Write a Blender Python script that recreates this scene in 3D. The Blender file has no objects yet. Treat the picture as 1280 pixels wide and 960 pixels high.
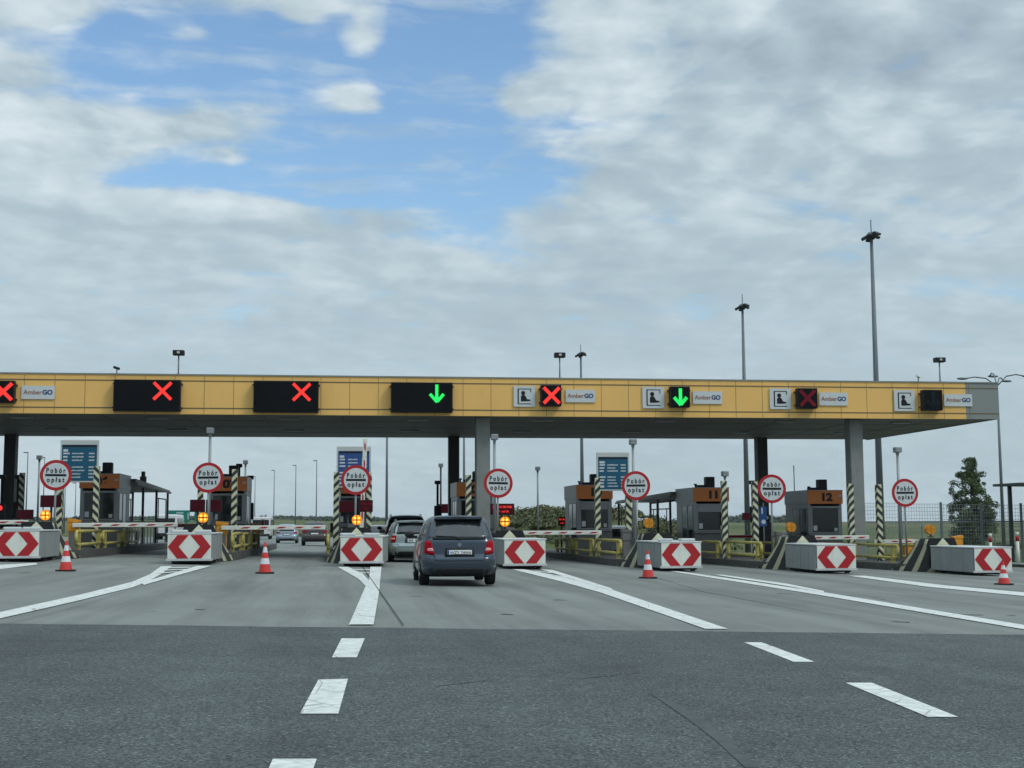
import bpy, bmesh, math, random
from mathutils import Vector, Matrix, noise
from mathutils.bvhtree import BVHTree
random.seed(7)
S = bpy.context.scene
COL = S.collection
R = math.radians

# ------------------------------------------------------------------ camera
F = 1650.0                      # focal length in photo pixels (1280 wide)
YAW, PITCH, ROLL = R(7.54), R(6.05), R(0.26)
CAMZ = 1.25
cam = bpy.data.cameras.new('camera'); cam.sensor_width = 36; cam.lens = F / 1280 * 36
cam.clip_end = 9000
camo = bpy.data.objects.new('camera', cam); COL.objects.link(camo)
CR = Matrix.Rotation(-YAW, 3, 'Z') @ Matrix.Rotation(math.pi / 2 + PITCH, 3, 'X') @ Matrix.Rotation(-ROLL, 3, 'Z')
camo.matrix_world = Matrix.Translation((0, 0, CAMZ)) @ CR.to_4x4()
S.camera = camo
CO = Vector((0, 0, CAMZ))
def ray(u, v): return (CR @ Vector(((u - 640) / F, -(v - 480) / F, -1))).normalized()

# ------------------------------------------------------------------ world
SUN_EL, SUN_AZ = R(48), R(128)          # azimuth measured clockwise from +Y : behind-right of the camera
W = bpy.data.worlds.new('World'); S.world = W; W.use_nodes = True
nt = W.node_tree; N = nt.nodes; L = nt.links; N.clear()
def nd(t, **k):
    n = N.new(t)
    for a, b in k.items(): setattr(n, a, b)
    return n
def val(x, sock):
    if isinstance(x, (int, float)): sock.default_value = x
    else: L.new(x, sock)
def M_(op, a, b=None, c=None, clamp=False):
    n = nd('ShaderNodeMath', operation=op, use_clamp=clamp); val(a, n.inputs[0])
    if b is not None: val(b, n.inputs[1])
    if c is not None: val(c, n.inputs[2])
    return n.outputs[0]
def vmath(op, a, b):
    n = nd('ShaderNodeVectorMath', operation=op); L.new(a, n.inputs[0])
    if isinstance(b, tuple): n.inputs[1].default_value = b
    else: L.new(b, n.inputs[1])
    return n.outputs[0]
tc = nd('ShaderNodeTexCoord'); sp = nd('ShaderNodeSeparateXYZ'); L.new(tc.outputs['Generated'], sp.inputs[0])
X_, Y_, Z_ = sp.outputs
az = M_('ARCTAN2', X_, Y_); el = M_('ARCSINE', Z_)
def azel(u, v):
    d = ray(u, v); return math.atan2(d.x, d.y), math.asin(d.z)
zz = M_('ADD', M_('MAXIMUM', Z_, 0.0), 0.20)
cx = M_('DIVIDE', X_, zz); cy = M_('DIVIDE', Y_, zz)
cv = nd('ShaderNodeCombineXYZ'); L.new(cx, cv.inputs[0]); L.new(cy, cv.inputs[1])
def noisen(vec, scale, det=8, rough=.55, dist=0.0, off=(0, 0, 0)):
    n = nd('ShaderNodeTexNoise'); n.inputs['Scale'].default_value = scale; n.inputs['Detail'].default_value = det
    n.inputs['Roughness'].default_value = rough; n.inputs['Distortion'].default_value = dist
    L.new(vmath('ADD', vec, off), n.inputs['Vector']); return n.outputs['Fac']
warp = nd('ShaderNodeTexNoise'); warp.inputs['Scale'].default_value = 2.2; warp.inputs['Detail'].default_value = 6
L.new(cv.outputs[0], warp.inputs['Vector'])
wv = vmath('SUBTRACT', warp.outputs['Color'], (.5, .5, .5))
# billows at several scales, wisps drawn out sideways, and long flat bands towards the horizon
wsc = nd('ShaderNodeVectorMath', operation='SCALE'); L.new(wv, wsc.inputs[0]); wsc.inputs['Scale'].default_value = .16
cw = vmath('ADD', cv.outputs[0], wsc.outputs[0])
n_big = noisen(cw, 2.4, 5, .52, .1, (3.1, 1.7, 0))
n_mid = noisen(cw, 6.0, 4, .50, .1, (8.3, 2.2, 0))
n_mid_s = noisen(cw, 6.0, 4, .50, .1, (8.3 + .035, 2.2 - .030, 0))          # same field stepped towards the sun: gives lit and shaded flanks
n_puff = noisen(cw, 14.0, 6, .56, .1, (5.4, 0.2, 2.0))
n_shade = noisen(cw, 2.6, 3, .5, .2, (1.4, 6.2, 4.0))
mpw = nd('ShaderNodeMapping'); mpw.inputs['Scale'].default_value = (1.0, 3.4, 1); mpw.inputs['Rotation'].default_value = (0, 0, R(28)); L.new(cw, mpw.inputs[0])
n_wisp = noisen(mpw.outputs[0], 3.0, 7, .60, .4, (0.7, 4.4, 1.0))
bm_ = nd('ShaderNodeCombineXYZ')
L.new(M_('MULTIPLY', az, 3.0), bm_.inputs[0]); L.new(M_('MULTIPLY', el, 16.0), bm_.inputs[1])
n_band = noisen(bm_.outputs[0], 1.1, 7, .5, .6, (2.0, 9.0, 1.0))
# angular coordinates warped a little so that no blob keeps a clean outline
sw = nd('ShaderNodeSeparateXYZ'); L.new(wv, sw.inputs[0])
azw = M_('ADD', az, M_('MULTIPLY', sw.outputs[0], 0.06)); elw = M_('ADD', el, M_('MULTIPLY', sw.outputs[1], 0.035))
def blobs(lst):
    tot = 0.0
    for u, v, su, sv, amp in lst:
        a0, e0 = azel(u, v)
        dx = M_('MULTIPLY', M_('SUBTRACT', azw, a0), F / su); dy = M_('MULTIPLY', M_('SUBTRACT', elw, e0), F / sv)
        r2 = M_('ADD', M_('MULTIPLY', dx, dx), M_('MULTIPLY', dy, dy))
        g = M_('MULTIPLY', M_('EXPONENT', M_('MULTIPLY', r2, -1.0)), amp)
        tot = g if tot == 0.0 else M_('ADD', tot, g)
    return tot
clear = blobs([(560, 150, 110, 120, .75), (585, 30, 110, 90, .65), (320, 60, 150, 80, .68), (130, 50, 130, 55, .75), (390, 215, 170, 60, .70),
               (185, 232, 100, 28, .7), (690, 190, 50, 60, .3), (130, 110, 80, 45, .35), (400, 80, 70, 80, .45), (300, 110, 60, 20, .3), (480, 235, 200, 42, .35)])
extra = blobs([(438, 132, 46, 20, .95), (455, 58, 34, 34, .80), (245, 48, 42, 18, .55), (382, 20, 30, 17, .75), (350, 94, 42, 18, .45), (255, 265, 100, 20, 1.3),
               (650, 135, 55, 40, .5), (50, 170, 100, 90, .4), (235, 152, 110, 22, .40), (290, 198, 45, 14, .5), (40, 5, 90, 18, .6), (560, 205, 60, 22, .25)])
dens = M_('ADD', M_('SUBTRACT', M_('ADD', .60, extra), clear), M_('MULTIPLY', M_('SUBTRACT', n_big, .5), 1.0))
dens = M_('ADD', dens, M_('MULTIPLY', M_('SUBTRACT', n_mid, .5), 1.1))
dens = M_('ADD', dens, M_('MULTIPLY', M_('SUBTRACT', n_wisp, .5), 1.0))
dens = M_('ADD', dens, M_('MULTIPLY', M_('SUBTRACT', n_puff, .5), .5))
mr = nd('ShaderNodeMapRange', interpolation_type='SMOOTHSTEP'); L.new(dens, mr.inputs[0])
mr.inputs[1].default_value = -.06; mr.inputs[2].default_value = .52; mr.inputs[3].default_value = .04; mr.inputs[4].default_value = .97
vl = nd('ShaderNodeMapRange', interpolation_type='SMOOTHSTEP'); L.new(M_('ADD', n_wisp, M_('MULTIPLY', M_('SUBTRACT', n_puff, .5), .35)), vl.inputs[0])
vl.inputs[1].default_value = .40; vl.inputs[2].default_value = .72; vl.inputs[3].default_value = 0; vl.inputs[4].default_value = .50
cover = M_('MAXIMUM', mr.outputs[0], vl.outputs[0])          # thin torn cirrus drifts over the openings too
# near the horizon the layer closes
hz = nd('ShaderNodeMapRange', interpolation_type='SMOOTHSTEP'); L.new(el, hz.inputs[0]); hz.inputs[1].default_value = .10; hz.inputs[2].default_value = .22
hz.inputs[3].default_value = .93; hz.inputs[4].default_value = 0
cover = M_('MAXIMUM', cover, hz.outputs[0])
# brightness of the cloud layer
dark = blobs([(1050, 75, 260, 60, .9), (850, 80, 160, 30, .6), (870, 350, 160, 40, .4), (1230, 190, 120, 60, .5), (560, 410, 300, 50, .3), (1000, 300, 150, 30, .35), (330, 290, 150, 12, .5)])
bright = blobs([(255, 258, 100, 16, 1.2), (40, 170, 120, 90, .55), (790, 95, 120, 40, .6), (740, 145, 50, 30, .6), (1120, 150, 140, 40, .6), (520, 300, 260, 14, .4), (870, 20, 120, 25, .6),
                (640, 320, 300, 40, .25), (435, 120, 40, 25, .35), (1100, 240, 300, 30, .4), (890, 260, 60, 25, .5), (430, 55, 300, 120, .25)])
lit = M_('MULTIPLY', M_('SUBTRACT', n_mid_s, n_mid), -1.7)
wshade = M_('ADD', M_('ADD', M_('MULTIPLY', M_('SUBTRACT', n_shade, .5), .7), M_('MULTIPLY', M_('SUBTRACT', n_puff, .5), .60)), lit)
lowk = nd('ShaderNodeMapRange'); L.new(el, lowk.inputs[0]); lowk.inputs[1].default_value = .12; lowk.inputs[2].default_value = .30
lowk.inputs[3].default_value = .22; lowk.inputs[4].default_value = 1
t = M_('MULTIPLY', wshade, lowk.outputs[0])
t = M_('ADD', t, M_('MULTIPLY', M_('SUBTRACT', n_band, .5), 0.6))
t = M_('ADD', M_('ADD', t, .50), M_('SUBTRACT', M_('MULTIPLY', bright, .34), M_('MULTIPLY', dark, .30)), clamp=True)
ramp = nd('ShaderNodeValToRGB'); L.new(t, ramp.inputs[0]); cr = ramp.color_ramp
cr.elements[0].position = 0.0; cr.elements[0].color = (.350, .435, .500, 1)
cr.elements[1].position = 1.0; cr.elements[1].color = (.70, .79, .84, 1)
e = cr.elements.new(.45); e.color = (.445, .560, .622, 1)
# towards the unseen zenith and behind the camera the layer is thinner and brighter (the sun stands there)
up = nd('ShaderNodeMapRange', interpolation_type='SMOOTHSTEP'); L.new(el, up.inputs[0]); up.inputs[1].default_value = .42; up.inputs[2].default_value = 1.1
up.inputs[3].default_value = 1.0; up.inputs[4].default_value = 2.3
sky = nd('ShaderNodeTexSky', sky_type='NISHITA'); sky.sun_disc = False; sky.sun_elevation = SUN_EL; sky.sun_rotation = SUN_AZ
sky.air_density = 1.3; sky.dust_density = 0.8; sky.ozone_density = 1.6
BG = 0.10
cl = nd('ShaderNodeVectorMath', operation='SCALE'); L.new(ramp.outputs[0], cl.inputs[0]); L.new(M_('MULTIPLY', up.outputs[0], 1 / BG), cl.inputs['Scale'])
sk = nd('ShaderNodeVectorMath', operation='MULTIPLY'); L.new(sky.outputs[0], sk.inputs[0]); sk.inputs[1].default_value = (1.12, 1.36, 1.55)
mx = nd('ShaderNodeMix', data_type='RGBA'); L.new(cover, mx.inputs[0]); L.new(sk.outputs[0], mx.inputs[6]); L.new(cl.outputs[0], mx.inputs[7])
bgn = nd('ShaderNodeBackground'); bgn.inputs['Strength'].default_value = BG; L.new(mx.outputs[2], bgn.inputs[0])
wo = nd('ShaderNodeOutputWorld'); L.new(bgn.outputs[0], wo.inputs[0])

sl = bpy.data.lights.new('sun', 'SUN'); sl.energy = 1.3; sl.angle = R(14); sl.color = (1, .95, .88)
so = bpy.data.objects.new('sun', sl); COL.objects.link(so)
sd = Vector((math.sin(SUN_AZ) * math.cos(SUN_EL), math.cos(SUN_AZ) * math.cos(SUN_EL), math.sin(SUN_EL)))
so.rotation_euler = sd.to_track_quat('Z', 'Y').to_euler(); so.location = (0, 0, 40)
S.view_settings.view_transform = 'Standard'; S.view_settings.look = 'None'; S.view_settings.exposure = 0; S.view_settings.gamma = 1
S.view_settings.use_curve_mapping = False
S.cycles.max_bounces = 6; S.cycles.diffuse_bounces = 3; S.cycles.glossy_bounces = 3; S.cycles.transmission_bounces = 4; S.cycles.transparent_max_bounces = 12
S.cycles.use_denoising = True

# ------------------------------------------------------------------ ground shape
def gz(x, y):
    """height of the paved plaza: falls 2.3 % to the right, and slightly away from the camera"""
    z = -0.023 * max(-45.0, min(34.0, x))
    if y > 45: z -= 0.005 * min(y - 45, 400)
    return z
def P(u, v, y):
    d = ray(u, v); k = y / d.y; return CO + d * k
def G(u, v, dz=0.0):
    d = ray(u, v); k = 20 / d.y
    for i in range(30):
        p = CO + d * k; k += (gz(p.x, p.y) - p.z) / d.z * .8
    p = CO + d * k
    return Vector((p.x, p.y, gz(p.x, p.y) + dz))
def XU(u, y, v=650): return P(u, v, y).x

# ------------------------------------------------------------------ materials
def mat(name, col, rough=.6, var=.12, scale=3.0, metal=0, bump=0.0, bscale=40, emit=None, estr=0, spec=.22, coat=0, dirt=0.0):
    m = bpy.data.materials.new(name); m.use_nodes = True; t = m.node_tree; n = t.nodes; b = n['Principled BSDF']
    b.inputs['Roughness'].default_value = rough; b.inputs['Metallic'].default_value = metal; b.inputs['Specular IOR Level'].default_value = spec
    b.inputs['Coat Weight'].default_value = coat
    tc = n.new('ShaderNodeTexCoord'); nz = n.new('ShaderNodeTexNoise'); nz.inputs['Scale'].default_value = scale; nz.inputs['Detail'].default_value = 6
    oi = n.new('ShaderNodeObjectInfo'); om = n.new('ShaderNodeVectorMath'); om.operation = 'MULTIPLY_ADD'; t.links.new(oi.outputs['Random'], om.inputs[0]); om.inputs[1].default_value = (37, 53, 71); t.links.new(tc.outputs['Object'], om.inputs[2])
    t.links.new(om.outputs[0], nz.inputs['Vector'])
    mr = n.new('ShaderNodeMapRange'); mr.inputs[1].default_value = .25; mr.inputs[2].default_value = .75; mr.inputs[3].default_value = 1 - var; mr.inputs[4].default_value = 1 + var
    t.links.new(nz.outputs['Fac'], mr.inputs[0])
    vm = n.new('ShaderNodeVectorMath'); vm.operation = 'SCALE'; vm.inputs[0].default_value = col[:3]; t.links.new(mr.outputs[0], vm.inputs['Scale'])
    out = vm.outputs[0]
    if dirt > 0:
        n2 = n.new('ShaderNodeTexNoise'); n2.inputs['Scale'].default_value = 2.2; n2.inputs['Detail'].default_value = 9; n2.inputs['Roughness'].default_value = .7
        mp = n.new('ShaderNodeMapping'); mp.inputs['Scale'].default_value = (3, 3, .5); t.links.new(om.outputs[0], mp.inputs[0]); t.links.new(mp.outputs[0], n2.inputs['Vector'])
        m2 = n.new('ShaderNodeMapRange'); m2.inputs[1].default_value = .5; m2.inputs[2].default_value = .75; m2.inputs[3].default_value = 0; m2.inputs[4].default_value = dirt
        t.links.new(n2.outputs['Fac'], m2.inputs[0])
        mm = n.new('ShaderNodeMix'); mm.data_type = 'RGBA'; t.links.new(m2.outputs[0], mm.inputs[0]); t.links.new(out, mm.inputs[6]); mm.inputs[7].default_value = (.07, .065, .055, 1)
        out = mm.outputs[2]
    t.links.new(out, b.inputs['Base Color'])
    if bump:
        n3 = n.new('ShaderNodeTexNoise'); n3.inputs['Scale'].default_value = bscale; n3.inputs['Detail'].default_value = 5; t.links.new(tc.outputs['Object'], n3.inputs['Vector'])
        bp = n.new('ShaderNodeBump'); bp.inputs['Strength'].default_value = bump; bp.inputs['Distance'].default_value = .02
        t.links.new(n3.outputs['Fac'], bp.inputs['Height']); t.links.new(bp.outputs[0], b.inputs['Normal'])
    if emit: b.inputs['Emission Color'].default_value = (*emit, 1); b.inputs['Emission Strength'].default_value = estr
    return m
def stripes(name, a, bcol, period, axis_expr, rough=.6, frac=.5):
    """painted diagonal stripes following an object-space direction axis_expr=(ax,ay,az) (use |x| when abs_x)"""
    m = bpy.data.materials.new(name); m.use_nodes = True; t = m.node_tree; n = t.nodes; b = n['Principled BSDF']; b.inputs['Roughness'].default_value = rough
    tc = n.new('ShaderNodeTexCoord'); s = n.new('ShaderNodeSeparateXYZ'); t.links.new(tc.outputs['Object'], s.inputs[0])
    def mm(op, x, y):
        q = n.new('ShaderNodeMath'); q.operation = op
        for i, z in enumerate((x, y)):
            if z is None: continue
            if isinstance(z, (int, float)): q.inputs[i].default_value = z
            else: t.links.new(z, q.inputs[i])
        return q.outputs[0]
    tot = None
    for i, (k, ab) in enumerate(axis_expr):
        o = s.outputs[i]
        if ab: o = mm('ABSOLUTE', o, None)
        o = mm('MULTIPLY', o, k); tot = o if tot is None else mm('ADD', tot, o)
    fr = mm('FRACT', mm('DIVIDE', tot, period), None); st = mm('GREATER_THAN', fr, frac)
    nz = n.new('ShaderNodeTexNoise'); nz.inputs['Scale'].default_value = 7; nz.inputs['Detail'].default_value = 8; nz.inputs['Roughness'].default_value = .7; t.links.new(tc.outputs['Object'], nz.inputs['Vector'])
    mx = n.new('ShaderNodeMix'); mx.data_type = 'RGBA'; t.links.new(st, mx.inputs[0]); mx.inputs[6].default_value = (*a, 1); mx.inputs[7].default_value = (*bcol, 1)
    mr = n.new('ShaderNodeMapRange'); mr.inputs[1].default_value = .3; mr.inputs[2].default_value = .75; mr.inputs[3].default_value = 1.05; mr.inputs[4].default_value = .72; t.links.new(nz.outputs['Fac'], mr.inputs[0])
    vs = n.new('ShaderNodeVectorMath'); vs.operation = 'SCALE'; t.links.new(mx.outputs[2], vs.inputs[0]); t.links.new(mr.outputs[0], vs.inputs['Scale'])
    t.links.new(vs.outputs[0], b.inputs['Base Color']); return m

PALE = (.60, .62, .43); BLK = (.022, .022, .024)
M = dict(
 asphalt=None, apron=None,
 paint=mat('road paint', (.60, .62, .59), .6, .20, 9, dirt=.30),
 yellow=mat('canopy cladding', (.81, .49, .155), .42, .05, .5, dirt=.07),
 grey_clad=mat('grey cladding', (.24, .26, .25), .45, .04, .6),
 joint=mat('cladding joint', (.17, .135, .075), .6, .1),
 soffit=mat('soffit sheet', (.17, .17, .165), .55, .10, .5),
 concrete=mat('column concrete', (.235, .25, .24), .8, .10, 2.5, bump=.2, dirt=.25),
 column_dark=mat('column dark tone', (.06, .06, .058), .6, .1, 2),  # rear row of columns: one even tone, much darker than the front row
 kerb=mat('kerb concrete', (.085, .085, .082), .85, .2, 3, bump=.3, dirt=.4),
 boxgrey=mat('crash box shell', (.25, .27, .27), .5, .07, 1.5, dirt=.25),
 boxlight=mat('crash box edge', (.50, .53, .53), .5, .06, 2, dirt=.15),
 white=mat('white sheet', (.70, .72, .66), .45, .05, 3, dirt=.20),
 signwhite=mat('sign white', (.56, .60, .61), .35, .03, 3),
 red=mat('sign red', (.40, .022, .028), .5, .06, 3),
 black=mat('black paint', (.016, .016, .018), .45, .1),
 rubber=mat('rubber', (.02, .02, .021), .8, .1),
 galv=mat('galvanised steel', (.27, .29, .30), .5, .08, 2, metal=.4),
 darksteel=mat('dark steel', (.05, .055, .06), .5, .1, 2, metal=.3),
 pipe=mat('yellow pipe', (.40, .35, .10), .55, .18, 3, dirt=.55),
 orange=mat('orange header', (.60, .19, .055), .45, .05, 2),
 cabinet=mat('orange cabinet', (.72, .30, .03), .45, .06, 2),
 booth=mat('booth panel', (.15, .15, .145), .5, .08, 1.5, dirt=.15),
 boothside=mat('booth steel', (.25, .26, .27), .4, .08, 1.5, metal=.3),
 glass=mat('window glass', (.012, .014, .015), .10, .1, 1, spec=.5),
 carglass=mat('car rear glass', (.02, .024, .026), .07, .3, 5, spec=.9, bump=.9, bscale=4),
 glassblue=mat('side glass', (.022, .042, .065), .12, .1, 1, spec=.5),
 led_off=mat('led face', (.004, .005, .007), .5, .2, 1, spec=.12),
 led_red=mat('led red', (.3, .02, .02), .4, .02, emit=(1, .045, .035), estr=1.25),
 led_reddim=mat('led dim red', (.16, .01, .02), .4, .02, emit=(.75, .03, .08), estr=.07),
 led_green=mat('led green', (.02, .3, .06), .4, .02, emit=(.02, 1, .16), estr=1.1),
 led_greendim=mat('led dim green', (.006, .02, .02), .4, .02),
 panel_red=mat('dark red led face', (.06, .006, .012), .5, .2, 30, spec=.1),
 amber=mat('lit amber lens', (.8, .3, .02), .3, .05, emit=(1, .27, .01), estr=.75),
 ambercore=mat('lit amber lens core', (.9, .5, .1), .3, .05, emit=(1, .50, .07), estr=1.5),
 amberoff=mat('amber lens', (.55, .22, .02), .35, .15, 20),
 blue=mat('price board blue', (.015, .095, .16), .4, .05, 2),
 blue2=mat('deep price board blue', (.03, .08, .24), .4, .05, 2),
 frame=mat('board frame', (.50, .52, .50), .45, .04, 2),
 inkgrey=mat('muted lettering', (.42, .50, .54), .5, .02),
 amberink=mat('brown lettering', (.30, .11, .05), .5, .02),
 navyink=mat('navy lettering', (.03, .06, .18), .5, .02),
 conered=mat('cone red', (.60, .055, .05), .5, .1, 6, dirt=.15),
 conewhite=mat('cone white', (.68, .70, .72), .5, .05, 6, dirt=.1),
 green=mat('road sign green', (.01, .19, .14), .45, .05),
 grass=None, leaf=None,
 tyre=mat('tyre', (.015, .015, .016), .85, .1),
 alu=mat('wheel rim', (.30, .31, .33), .35, .05, metal=.8),
 trim=mat('black trim', (.018, .019, .021), .55, .1),
 lens=mat('tail lamp red', (.34, .004, .010), .4, .06, 20, spec=.08),
 lenslit=mat('tail lamp bright', (.75, .30, .32), .2, .04, coat=.6),
 plate=mat('number plate', (.80, .84, .86), .4, .02),
 bark=mat('bark', (.09, .075, .055), .9, .2, 8),
 stripeL=stripes('post stripes leaning one way', PALE, BLK, .31, ((1.0, 0), (1.0, 0), (1.0, 0))),
 stripeR=stripes('post stripes leaning other way', PALE, BLK, .31, ((-1.0, 0), (1.0, 0), (1.0, 0))),
 nose=stripes('island nose stripes', (.38, .37, .25), (.018, .019, .021), .80, ((.45, 1), (1.0, 0), (.50, 0)), .8, .36),
)
M['cream'] = mat('cream paint', (.60, .60, .44), .6, .1, 5)
def wear_paint():
    m = M['paint']; t = m.node_tree; n = t.nodes; b = n['Principled BSDF']; src = b.inputs['Base Color'].links[0].from_socket
    tc = n.new('ShaderNodeTexCoord')
    def nz(sc, d, ro):
        q = n.new('ShaderNodeTexNoise'); q.inputs['Scale'].default_value = sc; q.inputs['Detail'].default_value = d; q.inputs['Roughness'].default_value = ro; t.links.new(tc.outputs['Object'], q.inputs['Vector']); return q.outputs['Fac']
    def rg(x, a, b_, c, d):
        q = n.new('ShaderNodeMapRange'); t.links.new(x, q.inputs[0]); q.inputs[1].default_value = a; q.inputs[2].default_value = b_; q.inputs[3].default_value = c; q.inputs[4].default_value = d; return q.outputs[0]
    a = rg(nz(16, 8, .8), .55, .63, 0, .75); c = rg(nz(.9, 4, .6), .42, .62, .25, 1)
    vo = n.new('ShaderNodeTexVoronoi'); vo.feature = 'DISTANCE_TO_EDGE'; vo.inputs['Scale'].default_value = 1.7; vo.inputs['Randomness'].default_value = 1; t.links.new(tc.outputs['Object'], vo.inputs['Vector'])
    cr_ = rg(vo.outputs['Distance'], 0, .018, .65, 0)
    q = n.new('ShaderNodeMath'); q.operation = 'MULTIPLY'; t.links.new(a, q.inputs[0]); t.links.new(c, q.inputs[1])
    q2 = n.new('ShaderNodeMath'); q2.operation = 'MAXIMUM'; t.links.new(q.outputs[0], q2.inputs[0]); t.links.new(cr_, q2.inputs[1])
    mx_ = n.new('ShaderNodeMix'); mx_.data_type = 'RGBA'; t.links.new(q2.outputs[0], mx_.inputs[0]); t.links.new(src, mx_.inputs[6]); mx_.inputs[7].default_value = (.11, .12, .12, 1); t.links.new(mx_.outputs[2], b.inputs['Base Color'])
wear_paint()
def ground_mats():
    # coarse dark asphalt
    m = bpy.data.materials.new('coarse asphalt'); m.use_nodes = True; t = m.node_tree; n = t.nodes; b = n['Principled BSDF']; lk = t.links.new
    tc = n.new('ShaderNodeTexCoord')
    def nz(sc, det=4, r=.6, mp=None):
        q = n.new('ShaderNodeTexNoise'); q.inputs['Scale'].default_value = sc; q.inputs['Detail'].default_value = det; q.inputs['Roughness'].default_value = r
        if mp:
            a = n.new('ShaderNodeMapping'); a.inputs['Scale'].default_value = mp; lk(tc.outputs['Object'], a.inputs[0]); lk(a.outputs[0], q.inputs['Vector'])
        else: lk(tc.outputs['Object'], q.inputs['Vector'])
        return q.outputs['Fac']
    def rng(x, a, b_, c, d):
        q = n.new('ShaderNodeMapRange'); lk(x, q.inputs[0]); q.inputs[1].default_value = a; q.inputs[2].default_value = b_; q.inputs[3].default_value = c; q.inputs[4].default_value = d; return q.outputs[0]
    def mul(x, y, op='MULTIPLY'):
        q = n.new('ShaderNodeMath'); q.operation = op
        for i, z in enumerate((x, y)):
            if isinstance(z, (int, float)): q.inputs[i].default_value = z
            else: lk(z, q.inputs[i])
        return q.outputs[0]
    vo = n.new('ShaderNodeTexVoronoi'); vo.inputs['Scale'].default_value = 72; lk(tc.outputs['Object'], vo.inputs['Vector'])
    sepc = n.new('ShaderNodeSeparateColor'); lk(vo.outputs['Color'], sepc.inputs[0])
    stone = mul(rng(sepc.outputs[0], 0, 1, .25, 1.62), rng(sepc.outputs[1], .86, .97, 1.0, 2.1))
    fine = rng(nz(130, 2, .7), .3, .7, .7, 1.3)
    mid = rng(nz(1.1, 7, .7), .3, .7, .80, 1.20)
    lane = rng(nz(1.0, 5, .6, (.9, .05, 1)), .35, .65, .88, 1.12)
    big = rng(nz(.16, 4, .6), .3, .7, .80, 1.20)
    f = mul(mul(mul(stone, fine), mul(mid, lane)), big)
    vs = n.new('ShaderNodeVectorMath'); vs.operation = 'SCALE'; vs.inputs[0].default_value = (.064, .0755, .0745); lk(f, vs.inputs['Scale']); lk(vs.outputs[0], b.inputs['Base Color'])
    b.inputs['Roughness'].default_value = .8; b.inputs['Specular IOR Level'].default_value = .35
    bp = n.new('ShaderNodeBump'); bp.inputs['Strength'].default_value = .55; bp.inputs['Distance'].default_value = .012; lk(mul(sepc.outputs[0], fine), bp.inputs['Height']); lk(bp.outputs[0], b.inputs['Normal'])
    M['asphalt'] = m
    # lighter, smoother apron
    m = bpy.data.materials.new('worn light asphalt'); m.use_nodes = True; t = m.node_tree; n = t.nodes; b = n['Principled BSDF']; lk = t.links.new
    tc = n.new('ShaderNodeTexCoord')
    fine = rng(nz(45, 3, .7), .3, .7, .9, 1.1); big = rng(nz(.22, 5, .6), .3, .7, .84, 1.14); mid = rng(nz(1.8, 6, .65), .3, .7, .93, 1.07)
    streak = rng(nz(1.0, 5, .65, (1.1, .06, 1)), .42, .72, 1.06, .64)
    spot = rng(nz(1.0, 3, .7, (.9, 1.6, 1)), .70, .74, 1.0, .60)
    f = mul(mul(mul(fine, big), mul(mid, streak)), spot)
    vs = n.new('ShaderNodeVectorMath'); vs.operation = 'SCALE'; vs.inputs[0].default_value = (.168, .180, .166); lk(f, vs.inputs['Scale']); lk(vs.outputs[0], b.inputs['Base Color'])
    b.inputs['Roughness'].default_value = .78; b.inputs['Specular IOR Level'].default_value = .35
    M['apron'] = m
    # fields and verge
    m = bpy.data.materials.new('meadow'); m.use_nodes = True; t = m.node_tree; n = t.nodes; b = n['Principled BSDF']; lk = t.links.new
    tc = n.new('ShaderNodeTexCoord')
    q = n.new('ShaderNodeMix'); q.data_type = 'RGBA'; q.inputs[6].default_value = (.055, .085, .028, 1); q.inputs[7].default_value = (.125, .115, .055, 1)
    lk(rng(nz(.012, 5, .6, (1, .5, 1)), .4, .62, 0, 1), q.inputs[0])
    f = mul(rng(nz(3, 6, .7), .3, .7, .7, 1.3), rng(nz(.1, 4, .6), .3, .7, .8, 1.2))
    vs = n.new('ShaderNodeVectorMath'); vs.operation = 'SCALE'; lk(q.outputs[2], vs.inputs[0]); lk(f, vs.inputs['Scale']); lk(vs.outputs[0], b.inputs['Base Color'])
    b.inputs['Roughness'].default_value = .95; b.inputs['Specular IOR Level'].default_value = .1
    M['grass'] = m
    def leafm(name, c1, c2, sc=1.2):
        m = bpy.data.materials.new(name); m.use_nodes = True; t2 = m.node_tree; n2 = t2.nodes; b2 = n2['Principled BSDF']
        tc2 = n2.new('ShaderNodeTexCoord'); z = n2.new('ShaderNodeTexNoise'); z.inputs['Scale'].default_value = sc; z.inputs['Detail'].default_value = 6; z.inputs['Roughness'].default_value = .7
        t2.links.new(tc2.outputs['Object'], z.inputs['Vector'])
        r_ = n2.new('ShaderNodeMapRange'); r_.inputs[1].default_value = .35; r_.inputs[2].default_value = .65; t2.links.new(z.outputs['Fac'], r_.inputs[0])
        x = n2.new('ShaderNodeMix'); x.data_type = 'RGBA'; x.inputs[6].default_value = (*c1, 1); x.inputs[7].default_value = (*c2, 1); t2.links.new(r_.outputs[0], x.inputs[0])
        t2.links.new(x.outputs[2], b2.inputs['Base Color']); b2.inputs['Roughness'].default_value = .7; b2.inputs['Specular IOR Level'].default_value = .25
        return m
    M['leaf'] = leafm('tree leaves', (.045, .080, .032), (.115, .155, .070))
    M['bush'] = leafm('shrub leaves', (.045, .080, .028), (.155, .140, .075), .45)
    M['farwood'] = leafm('far wood', (.035, .06, .04), (.06, .08, .05), .05)
ground_mats()

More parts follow.
